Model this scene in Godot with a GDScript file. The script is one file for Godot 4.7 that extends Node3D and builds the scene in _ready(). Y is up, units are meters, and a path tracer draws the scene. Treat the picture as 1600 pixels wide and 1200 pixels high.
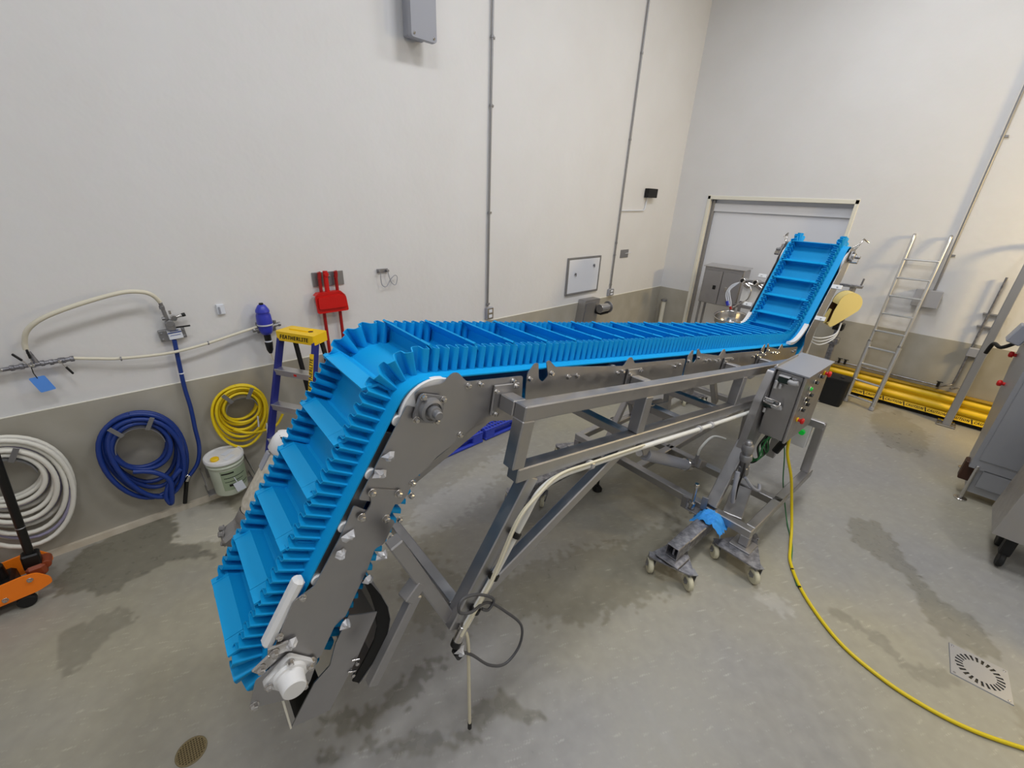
extends Node3D
# A food plant room with a blue corrugated-sidewall incline conveyor. Units are metres, y up.

const WALL_Z := -4.343      # face of the left wall
const WALL_X := 8.426       # face of the far wall
const DADO := 1.22          # height of the grey wall coating
const CENTRE := -1.735      # middle plane of the conveyor, in its own axes
var M := {}
var names := {}
var machine: Node3D
var rng := RandomNumberGenerator.new()


func _ready() -> void:
	rng.seed = 7
	camera_and_light()
	make_materials()
	room()
	lamps()
	conveyor()
	left_wall_things()
	far_wall_things()
	floor_things()


func camera_and_light() -> void:
	var cam := Camera3D.new()
	cam.name = "camera"
	cam.position = Vector3(0, 2.8, 0)
	cam.rotation = Vector3(-0.416128, -0.771165, 0.044792)
	cam.fov = 84.47
	cam.near = 0.05
	cam.far = 60.0
	add_child(cam)
	cam.current = true
	var we := WorldEnvironment.new()
	we.name = "world_environment"
	var e := Environment.new()
	e.background_mode = Environment.BG_COLOR
	e.background_color = Color(0.02, 0.02, 0.02)
	e.tonemap_mode = Environment.TONE_MAPPER_LINEAR
	e.tonemap_exposure = 0.55
	e.sdfgi_enabled = true
	e.ssao_enabled = true
	e.ssil_enabled = true
	we.environment = e
	add_child(we)


# ceiling fixtures: [x, z, energy, colour]; each a glowing panel with an area light of its size below it
const CEILING_Y := 7.0
func lamps() -> void:
	var k := 0
	for f in [[0.2, -0.7, 13.0, 0], [3.4, -0.9, 16.0, 0], [6.0, -1.2, 12.0, 0], [0.4, 2.6, 4.0, 0], [3.4, 2.6, 10.0, 0], [-2.4, 0.2, 6.0, 0]]:
		lamp(Vector3(f[0], 6.55, f[1]), Vector3(-PI / 2, 0, 0), f[2], Vector2(1.2, 0.6), Color(0.985, 0.99, 1.0), ["over the tail end of the conveyor", "over the middle of the conveyor", "over the raised head of the conveyor", "behind the camera side on the left", "over the floor drain", "near the rear wall"][k])
		k += 1
	lamp(Vector3(7.3, 3.5, 3.0), Vector3(-0.62, -0.30, 0), 20.0, Vector2(0.5, 0.3), Color(1.0, 0.88, 0.62), "aimed at the yellow guard rail, warm coloured")


func lamp(at: Vector3, turn: Vector3, energy: float, size: Vector2, c: Color, where: String) -> void:
	var o := thing("ceiling_light", "white flat panel light hung " + where, "light", at)
	o.rotation = turn
	var s := S()
	box(s, Vector3(0, 0, 0.045), Vector3(size.x + 0.08, size.y + 0.08, 0.07), Basis(), 0.01)
	put("housing", s, M.white_metal, o)
	s = S()
	box(s, Vector3(0, 0, 0.006), Vector3(size.x, size.y, 0.01), Basis(), 0.002)
	var m := StandardMaterial3D.new()
	m.albedo_color = Color(0.9, 0.9, 0.9)
	m.emission_enabled = true
	m.emission = c
	m.emission_energy_multiplier = 2.0
	put("diffuser", s, m, o)
	if turn.x < -1.0:
		for sx in [-0.4, 0.4]:
			s = S()
			tube(s, [Vector3(sx, 0, 0.08), Vector3(sx, 0, CEILING_Y - at.y)], 0.006, 6)
			put("hanger", s, M.steel, o)
	else:
		s = S()
		tube(s, [Vector3(0, 0, 0.07), Vector3(0, 0, 0.3), Vector3(0, 0.3, 0.5)], 0.02, 8)
		put("bracket", s, M.steel, o)
	var l := AreaLight3D.new()
	l.name = "area_light"
	l.area_size = size
	l.light_color = c
	l.light_energy = energy
	l.area_range = 30.0
	l.shadow_enabled = true
	l.position = Vector3(0, 0, -0.012)
	o.add_child(l)


# ------------------------------------------------------------------ helpers
func numbered(n: String) -> String:
	if not names.has(n):
		names[n] = 0
		return n
	names[n] += 1
	return "%s_%03d" % [n, names[n]]


func thing(called: String, label: String, category: String, at := Vector3.ZERO, turn := 0.0, group := "") -> Node3D:
	var o := Node3D.new()
	o.name = numbered(called)
	add_child(o, true)
	o.position = at
	o.rotation.y = turn
	o.set_meta("label", label)
	o.set_meta("category", category)
	if group:
		o.set_meta("group", group)
	return o


func structure(called: String, s: SurfaceTool, m: Material, label := "") -> MeshInstance3D:
	var o := put(called, s, m, self)
	o.set_meta("kind", "structure")
	if label:
		o.set_meta("label", label)
	return o


func put(called: String, s: SurfaceTool, m: Material, parent: Node, at := Vector3.ZERO) -> MeshInstance3D:
	s.generate_normals()
	s.set_material(m)
	var o := MeshInstance3D.new()
	o.mesh = s.commit()
	o.name = called
	o.position = at
	parent.add_child(o, true)
	return o


# a part of the conveyor: its shape is given in conveyor axes (x along, y up, z across)
func mp(called: String, s: SurfaceTool, m: Material, parent: Node = null) -> MeshInstance3D:
	return put(called, s, m, parent if parent else machine, Vector3.ZERO if parent else -BASE)


func S() -> SurfaceTool:
	var s := SurfaceTool.new()
	s.begin(Mesh.PRIMITIVE_TRIANGLES)
	s.set_smooth_group(-1)
	return s


# counter-clockwise seen from outside
func tri(s: SurfaceTool, a: Vector3, b: Vector3, c: Vector3) -> void:
	s.add_vertex(a)
	s.add_vertex(c)
	s.add_vertex(b)


func quad(s: SurfaceTool, a: Vector3, b: Vector3, c: Vector3, d: Vector3) -> void:
	tri(s, a, b, c)
	tri(s, a, c, d)


# chamfered box
func box(s: SurfaceTool, c: Vector3, size: Vector3, b := Basis(), ch := 0.003) -> void:
	var h := size / 2
	ch = minf(ch, minf(h.x, minf(h.y, h.z)) * 0.6)
	s.set_smooth_group(-1)
	var p := func(sx: float, sy: float, sz: float, ax: int) -> Vector3:
		var v := Vector3(sx * (h.x - (0.0 if ax == 0 else ch)), sy * (h.y - (0.0 if ax == 1 else ch)), sz * (h.z - (0.0 if ax == 2 else ch)))
		return c + b * v
	for ax in 3:
		for sg in [-1.0, 1.0]:
			var q := []
			for k in [[-1, -1], [1, -1], [1, 1], [-1, 1]]:
				var v := [0.0, 0.0, 0.0]
				v[ax] = sg
				v[(ax + 1) % 3] = float(k[0])
				v[(ax + 2) % 3] = float(k[1])
				q.append(p.call(v[0], v[1], v[2], ax))
			if sg > 0:
				quad(s, q[0], q[1], q[2], q[3])
			else:
				quad(s, q[3], q[2], q[1], q[0])
	if ch <= 0.0:
		return
	for ax in 3:   # edges parallel to ax
		var u := (ax + 1) % 3
		var w := (ax + 2) % 3
		for su in [-1.0, 1.0]:
			for sw in [-1.0, 1.0]:
				var q := []
				for k in [[-1.0, u], [1.0, u], [1.0, w], [-1.0, w]]:
					var v := [0.0, 0.0, 0.0]
					v[ax] = k[0]
					v[u] = su
					v[w] = sw
					q.append(p.call(v[0], v[1], v[2], k[1]))
				if su * sw > 0:
					quad(s, q[3], q[2], q[1], q[0])
				else:
					quad(s, q[0], q[1], q[2], q[3])
	for sx in [-1.0, 1.0]:
		for sy in [-1.0, 1.0]:
			for sz in [-1.0, 1.0]:
				var a: Vector3 = p.call(sx, sy, sz, 0)
				var d: Vector3 = p.call(sx, sy, sz, 1)
				var e: Vector3 = p.call(sx, sy, sz, 2)
				if sx * sy * sz > 0:
					tri(s, a, d, e)
				else:
					tri(s, a, e, d)


# a straight bar w x h from a to b; h is measured along up
func beam(s: SurfaceTool, a: Vector3, b: Vector3, w: float, h: float, up := Vector3.UP, ch := 0.005) -> void:
	var z := (b - a).normalized()
	if absf(z.dot(up)) > 0.99:
		up = Vector3.RIGHT
	var x := up.cross(z).normalized()
	var y := z.cross(x)
	box(s, (a + b) / 2, Vector3(w, h, (b - a).length()), Basis(x, y, z), ch)


func tube(s: SurfaceTool, pts: Array, r: float, n := 8, caps := true) -> void:
	var up := Vector3.UP
	var t0: Vector3 = (pts[1] - pts[0]).normalized()
	if absf(t0.dot(up)) > 0.95:
		up = Vector3.RIGHT
	var x := up.cross(t0).normalized()
	var prev := []
	var last := pts.size() - 1
	for i in pts.size():
		var t: Vector3
		if i == 0:
			t = t0
		elif i == last:
			t = (pts[i] - pts[i - 1]).normalized()
		else:
			t = ((pts[i] - pts[i - 1]).normalized() + (pts[i + 1] - pts[i]).normalized()).normalized()
		x = (x - t * x.dot(t)).normalized()
		var y := t.cross(x)
		var ring := []
		for k in n:
			var a := TAU * k / n
			ring.append(pts[i] + (x * cos(a) + y * sin(a)) * r)
		if i > 0:
			s.set_smooth_group(1)
			for k in n:
				var k2 := (k + 1) % n
				quad(s, prev[k], prev[k2], ring[k2], ring[k])
		s.set_smooth_group(-1)
		if caps and (i == 0 or i == last):
			for k in range(1, n - 1):
				if i == 0:
					tri(s, ring[0], ring[k + 1], ring[k])
				else:
					tri(s, ring[0], ring[k], ring[k + 1])
		prev = ring
	s.set_smooth_group(-1)


# profile of (radius, height) pairs turned about the y axis of xf; a pair repeated makes a sharp edge
func lathe(s: SurfaceTool, prof: Array, n: int, xf: Transform3D, smooth := true) -> void:
	var g := 2
	for i in prof.size() - 1:
		var p: Vector2 = prof[i]
		var q: Vector2 = prof[i + 1]
		if p.is_equal_approx(q):
			g += 1
			continue
		s.set_smooth_group(g if smooth else -1)
		for k in n:
			var a := TAU * k / n
			var b := TAU * (k + 1) / n
			var v := func(c: Vector2, t: float) -> Vector3: return xf * Vector3(c.x * cos(t), c.y, -c.x * sin(t))
			if p.x < 1e-5:
				tri(s, v.call(p, a), v.call(q, b), v.call(q, a)) if false else tri(s, v.call(p, a), v.call(q, b), v.call(q, a))
			elif q.x < 1e-5:
				tri(s, v.call(p, a), v.call(p, b), v.call(q, a))
			else:
				quad(s, v.call(p, a), v.call(p, b), v.call(q, b), v.call(q, a))
	s.set_smooth_group(-1)


func along(a: Vector3, b: Vector3) -> Transform3D:
	var y := (b - a).normalized()
	var x := y.cross(Vector3.UP if absf(y.y) < 0.95 else Vector3.RIGHT).normalized()
	return Transform3D(Basis(x, y, x.cross(y)), a)


func cyl(s: SurfaceTool, a: Vector3, b: Vector3, r: float, n := 16, ch := 0.002) -> void:
	var l := (b - a).length()
	ch = minf(ch, minf(r, l) * 0.4)
	lathe(s, [V(0, 0), V(r - ch, 0), V(r - ch, 0), V(r, ch), V(r, ch), V(r, l - ch), V(r, l - ch), V(r - ch, l), V(r - ch, l), V(0, l)], n, along(a, b))


func V(x: float, y: float) -> Vector2:
	return Vector2(x, y)


func poly(flat: Array) -> PackedVector2Array:
	var p := PackedVector2Array()
	for i in range(0, flat.size(), 2):
		p.append(Vector2(flat[i], flat[i + 1]))
	return p


# flat plate: polygon in the xy plane of xf, from z0 to z1
func prism(s: SurfaceTool, p: PackedVector2Array, z0: float, z1: float, xf := Transform3D()) -> void:
	var area := 0.0
	for i in p.size():
		area += p[i].cross(p[(i + 1) % p.size()])
	if area < 0:
		p.reverse()
	s.set_smooth_group(-1)
	var t := Geometry2D.triangulate_polygon(p)
	for i in range(0, t.size(), 3):
		var a := p[t[i]]
		var b := p[t[i + 1]]
		var c := p[t[i + 2]]
		if (b - a).cross(c - a) < 0:
			var d := b
			b = c
			c = d
		tri(s, xf * Vector3(a.x, a.y, z1), xf * Vector3(b.x, b.y, z1), xf * Vector3(c.x, c.y, z1))
		tri(s, xf * Vector3(a.x, a.y, z0), xf * Vector3(c.x, c.y, z0), xf * Vector3(b.x, b.y, z0))
	for i in p.size():
		var a := p[i]
		var b := p[(i + 1) % p.size()]
		quad(s, xf * Vector3(a.x, a.y, z0), xf * Vector3(b.x, b.y, z0), xf * Vector3(b.x, b.y, z1), xf * Vector3(a.x, a.y, z1))


# round the corners of a polygon
func rounded(p: PackedVector2Array, r: float, n := 4) -> PackedVector2Array:
	var out := PackedVector2Array()
	for i in p.size():
		var a := p[(i + p.size() - 1) % p.size()]
		var b := p[i]
		var c := p[(i + 1) % p.size()]
		var k: float = minf(r, minf((a - b).length(), (c - b).length()) * 0.45)
		var u: Vector2 = b + (a - b).normalized() * k
		var v: Vector2 = b + (c - b).normalized() * k
		for j in n + 1:
			var t := float(j) / n
			out.append(u.lerp(b, t).lerp(b.lerp(v, t), t))
	return out


# Catmull-Rom curve through the points
func smooth(p: Array, n := 8) -> Array:
	var out := []
	for i in p.size() - 1:
		var a: Vector3 = p[maxi(i - 1, 0)]
		var d: Vector3 = p[mini(i + 2, p.size() - 1)]
		for j in n:
			out.append(p[i].cubic_interpolate(p[i + 1], a, d, float(j) / n))
	out.append(p[p.size() - 1])
	return out


func text(called: String, words: String, height: float, m: Material, parent: Node, xf: Transform3D, bold := true, slant := 0.0) -> void:
	var t := TextMesh.new()
	var f := SystemFont.new()
	f.font_names = PackedStringArray(["Droid Sans"])
	f.font_weight = 700 if bold else 400
	t.font = f
	t.text = words
	t.font_size = 32
	t.pixel_size = height / 24.0
	t.depth = 0.0015
	t.material = m
	var o := MeshInstance3D.new()
	o.mesh = t
	o.name = called
	o.transform = xf * Transform3D(Basis(Vector3(1, 0, 0), Vector3(slant, 1, 0), Vector3(0, 0, 1)), Vector3.ZERO)
	parent.add_child(o, true)


# one bolt as a mesh of its own; alike bolts share their mesh
var bolt_meshes := {}
func bolt_part(parent: Node, at: Vector3, out: Vector3, r := 0.011) -> void:
	if not bolt_meshes.has(r):
		var s := S()
		bolt(s, Vector3.ZERO, Vector3.UP, r)
		s.generate_normals()
		s.set_material(M.steel_bright)
		bolt_meshes[r] = s.commit()
	var o := MeshInstance3D.new()
	o.mesh = bolt_meshes[r]
	o.name = "bolt"
	o.transform = along(at, at + out)
	parent.add_child(o, true)


func bolt(s: SurfaceTool, at: Vector3, out: Vector3, r := 0.011) -> void:
	cyl(s, at, at + out * 0.004, r * 1.4, 12, 0.001)
	lathe(s, [V(r, 0), V(r, r * 1.1), V(r, r * 1.1), V(r * 0.7, r * 1.3), V(r * 0.7, r * 1.3), V(0, r * 1.3)], 6, along(at + out * 0.004, at + out * 0.05), false)


# ------------------------------------------------------------------ materials
func mat(c: Color, rough := 0.6, metal := 0.0) -> StandardMaterial3D:
	var m := StandardMaterial3D.new()
	m.albedo_color = c
	m.roughness = rough
	m.metallic = metal
	return m


func noise(seed_: int, freq: float, octaves := 4) -> FastNoiseLite:
	var n := FastNoiseLite.new()
	n.seed = seed_
	n.noise_type = FastNoiseLite.TYPE_SIMPLEX_SMOOTH
	n.frequency = freq
	n.fractal_octaves = octaves
	return n


func noise_tex(seed_: int, freq: float, lo: Color, hi: Color, size := 512, octaves := 4) -> NoiseTexture2D:
	var t := NoiseTexture2D.new()
	t.width = size
	t.height = size
	t.seamless = true
	t.noise = noise(seed_, freq, octaves)
	var g := Gradient.new()
	g.set_color(0, lo)
	g.set_color(1, hi)
	t.color_ramp = g
	return t


func tri_map(m: StandardMaterial3D, scale: float) -> void:
	m.uv1_triplanar = true
	m.uv1_world_triplanar = true
	m.uv1_scale = Vector3.ONE * scale


func make_materials() -> void:
	M.steel = mat(Color(0.69, 0.685, 0.69), 0.36, 0.95)
	M.steel.roughness_texture = noise_tex(3, 0.02, Color(0.30, 0.30, 0.30), Color(0.52, 0.52, 0.52), 256)
	M.steel.roughness = 1.0
	tri_map(M.steel, 1.5)
	M.steel_bright = mat(Color(0.80, 0.79, 0.78), 0.22, 1.0)
	M.steel_dull = mat(Color(0.60, 0.60, 0.61), 0.5, 0.85)
	M.steel_dirty = mat(Color(0.72, 0.72, 0.74), 0.45, 0.85)
	M.steel_dirty.albedo_texture = noise_tex(9, 0.02, Color(0.62, 0.62, 0.64), Color(1, 1, 1), 256)
	tri_map(M.steel_dirty, 3.0)
	M.alu = mat(Color(0.84, 0.84, 0.84), 0.32, 0.9)
	M.belt = mat(Color(0.06, 0.63, 0.88), 0.5)
	M.belt.metallic_specular = 0.35
	M.nylon = mat(Color(0.90, 0.90, 0.90), 0.45)
	M.white_metal = mat(Color(0.86, 0.86, 0.86), 0.4)
	M.plastic_grey = mat(Color(0.62, 0.63, 0.67), 0.4)
	M.cable_grey = mat(Color(0.89, 0.89, 0.87), 0.4)
	M.cable_cream = mat(Color(0.86, 0.83, 0.73), 0.5)
	M.cable_dark = mat(Color(0.30, 0.30, 0.31), 0.5)
	M.hose_cream = mat(Color(0.87, 0.85, 0.78), 0.5)
	M.hose_blue = mat(Color(0.10, 0.22, 0.52), 0.4)
	M.hose_yellow = mat(Color(0.95, 0.83, 0.10), 0.4)
	M.hose_white = mat(Color(0.91, 0.90, 0.86), 0.45)
	M.hose_lilac = mat(Color(0.60, 0.58, 0.68), 0.5)
	M.cord_yellow = mat(Color(0.88, 0.78, 0.08), 0.4)
	M.cord_green = mat(Color(0.16, 0.44, 0.24), 0.45)
	M.black = mat(Color(0.03, 0.03, 0.032), 0.45)
	M.black_rough = mat(Color(0.06, 0.06, 0.06), 0.7)
	M.yellow = mat(Color(0.97, 0.80, 0.08), 0.4)
	M.orange = mat(Color(1.0, 0.52, 0.10), 0.4)
	M.red = mat(Color(0.80, 0.06, 0.05), 0.4)
	M.red_dark = mat(Color(0.62, 0.05, 0.06), 0.4)
	M.pallet = mat(Color(0.22, 0.30, 0.78), 0.45)
	M.blue_plastic = mat(Color(0.20, 0.24, 0.72), 0.35)
	M.fiberglass = mat(Color(0.13, 0.16, 0.48), 0.45)
	M.tag_blue = mat(Color(0.36, 0.60, 0.95), 0.5)
	M.cloth_blue = mat(Color(0.22, 0.60, 0.92), 0.8)
	M.pail = mat(Color(0.80, 0.83, 0.76), 0.4)
	M.label_white = mat(Color(0.88, 0.90, 0.94), 0.5)
	M.label_green = mat(Color(0.60, 0.66, 0.55), 0.5)
	M.print_blue = mat(Color(0.10, 0.25, 0.60), 0.5)
	M.print_black = mat(Color(0.03, 0.03, 0.03), 0.6)
	M.cream_plastic = mat(Color(0.94, 0.86, 0.56), 0.45)
	M.brown_dark = mat(Color(0.24, 0.13, 0.06), 0.6)
	M.motor_white = mat(Color(0.88, 0.86, 0.82), 0.5)
	M.motor_white.albedo_texture = noise_tex(21, 0.03, Color(0.80, 0.78, 0.72), Color(1, 1, 1), 256)
	tri_map(M.motor_white, 4.0)
	M.gear_grey = mat(Color(0.55, 0.54, 0.53), 0.6, 0.3)
	M.caster = mat(Color(0.80, 0.78, 0.68), 0.5)
	M.cabinet = mat(Color(0.64, 0.65, 0.68), 0.42, 0.6)
	M.door_panel = mat(Color(0.88, 0.89, 0.92), 0.45)
	M.green_lens = mat(Color(0.08, 0.75, 0.25), 0.25)
	M.green_lens.emission_enabled = true
	M.green_lens.emission = Color(0.05, 0.8, 0.25)
	M.green_lens.emission_energy_multiplier = 0.35
	M.connector_green = mat(Color(0.10, 0.17, 0.16), 0.5)
	M.film = mat(Color(0.78, 0.78, 0.79), 0.3, 0.35)
	M.wall = mat(Color(0.885, 0.885, 0.89), 0.55)
	M.wall.albedo_texture = noise_tex(31, 0.006, Color(0.985, 0.982, 0.978), Color(1, 1, 1), 512, 5)
	M.wall.heightmap_enabled = true
	M.wall.heightmap_texture = noise_tex(32, 0.05, Color.BLACK, Color.WHITE, 512, 3)
	M.wall.heightmap_scale = 0.12
	tri_map(M.wall, 0.35)
	M.dado = mat(Color(0.71, 0.695, 0.655), 0.42)
	M.dado.albedo_texture = noise_tex(33, 0.008, Color(0.91, 0.90, 0.88), Color(1, 1, 1), 512, 5)
	tri_map(M.dado, 0.5)
	M.kerb = mat(Color(0.84, 0.81, 0.75), 0.6)
	M.kerb.albedo_texture = noise_tex(34, 0.02, Color(0.85, 0.83, 0.8), Color(1, 1, 1), 256, 5)
	tri_map(M.kerb, 0.7)
	M.ceiling = mat(Color(0.85, 0.85, 0.84), 0.7)
	M.edge_white = mat(Color(0.90, 0.89, 0.84), 0.5)


# ------------------------------------------------------------------ the room
# the screed rises a little towards the far wall, so that water runs to the drains
func fy(x: float) -> float:
	return maxf(0.0, x - 4.5) * 0.025


func room() -> void:
	var s := S()
	var x0 := -4.0
	var z0 := -4.4
	var w := 12.6
	var d := 9.8
	s.set_smooth_group(1)
	for i in 28:
		for j in 4:
			var c := []
			for k in [[0, 0], [0, 1], [1, 1], [1, 0]]:
				var u: float = (i + k[0]) / 28.0
				var v: float = (j + k[1]) / 4.0
				c.append([Vector3(x0 + w * u, fy(x0 + w * u), z0 + d * v), Vector2(u, v)])
			for k in [0, 2, 1, 0, 3, 2]:
				s.set_uv(c[k][1])
				s.add_vertex(c[k][0])
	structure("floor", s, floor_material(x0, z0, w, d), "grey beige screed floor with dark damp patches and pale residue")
	s = S()
	box(s, Vector3(2.2, 3.5, WALL_Z - 0.1), Vector3(12.8, 7.2, 0.2), Basis(), 0)
	structure("wall_left", s, M.wall, "tall off-white painted wall behind the conveyor")
	s = S()
	# the far wall is built round the door opening
	var dz0 := -3.68
	var dz1 := -1.50
	var dh := 2.91
	box(s, Vector3(WALL_X + 0.1, 3.5, (WALL_Z - 0.1 + dz0) / 2), Vector3(0.2, 7.2, dz0 - WALL_Z + 0.1), Basis(), 0)
	box(s, Vector3(WALL_X + 0.1, 3.5, (5.3 + dz1) / 2), Vector3(0.2, 7.2, 5.3 - dz1), Basis(), 0)
	box(s, Vector3(WALL_X + 0.1, (7.1 + dh) / 2, (dz0 + dz1) / 2), Vector3(0.2, 7.1 - dh, dz1 - dz0), Basis(), 0)
	structure("wall_far", s, M.wall, "tall off-white painted wall with the wide door")
	s = S()
	box(s, Vector3(2.2, 3.5, 5.3), Vector3(12.8, 7.2, 0.2), Basis(), 0)
	structure("wall_right", s, M.wall)
	s = S()
	box(s, Vector3(-4.1, 3.5, 0.5), Vector3(0.2, 7.2, 9.9), Basis(), 0)
	structure("wall_rear", s, M.wall)
	s = S()
	box(s, Vector3(2.2, CEILING_Y + 0.1, 0.5), Vector3(12.8, 0.2, 9.9), Basis(), 0)
	structure("ceiling", s, M.ceiling)
	# grey coating on the lower walls, with its pale lip
	s = S()
	box(s, Vector3((WALL_X - 4.0) / 2, DADO / 2, WALL_Z + 0.004), Vector3(WALL_X + 4.0, DADO, 0.008), Basis(), 0.002)
	structure("trim_1", s, M.dado, "grey coating on the lower part of the left wall")
	s = S()
	box(s, Vector3((WALL_X - 4.0) / 2, DADO + 0.004, WALL_Z + 0.004), Vector3(WALL_X + 4.0, 0.008, 0.012), Basis(), 0.002)
	structure("trim_2", s, M.edge_white, "thin pale lip along the top of the grey wall coating")
	s = S()
	box(s, Vector3(WALL_X - 0.004, DADO / 2, (WALL_Z + dz0 - 0.05) / 2), Vector3(0.008, DADO, dz0 - 0.05 - WALL_Z), Basis(), 0.002)
	box(s, Vector3(WALL_X - 0.004, DADO / 2, (5.2 + dz1 + 0.05) / 2), Vector3(0.008, DADO, 5.2 - dz1 - 0.05), Basis(), 0.002)
	structure("trim_3", s, M.dado, "grey coating on the lower part of the far wall")
	s = S()
	prism(s, poly([0, 0, 0.03, 0, 0.022, 0.05, 0, 0.055]), -4.0, WALL_X, Transform3D(Basis(Vector3(0, 0, 1), Vector3(0, 1, 0), Vector3(1, 0, 0)), Vector3(0, 0, WALL_Z + 0.008)))
	structure("baseboard_left", s, M.kerb, "pale cement kerb strip along the foot of the left wall")
	# door: casing, lining, leaf
	s = S()
	for z in [dz0 - 0.02, dz1 + 0.02]:
		box(s, Vector3(WALL_X + 0.02, dh / 2 + 0.02, z), Vector3(0.07, dh + 0.1, 0.05), Basis(), 0.004)
	box(s, Vector3(WALL_X + 0.02, dh + 0.03, (dz0 + dz1) / 2), Vector3(0.07, 0.06, dz1 - dz0 + 0.09), Basis(), 0.004)
	var dr := structure("door_1", s, M.edge_white, "wide grey door recessed in the far wall behind the conveyor")
	s = S()
	box(s, Vector3(WALL_X + 0.17, dh / 2 + 0.05, (dz0 + dz1) / 2), Vector3(0.05, dh - 0.1, dz1 - dz0 - 0.012), Basis(), 0.004)
	put("door_leaf", s, M.door_panel, dr)
	s = S()
	box(s, Vector3(WALL_X + 0.125, dh - 0.13, (dz0 + dz1) / 2), Vector3(0.04, 0.14, dz1 - dz0 - 0.02), Basis(), 0.006)
	put("head_rail", s, M.door_panel, dr)
	s = S()
	box(s, Vector3(WALL_X + 0.12, dh / 2, dz0 + 0.035), Vector3(0.06, dh - 0.02, 0.05), Basis(), 0.004)
	put("guide_rail", s, M.steel_dull, dr)


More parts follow.
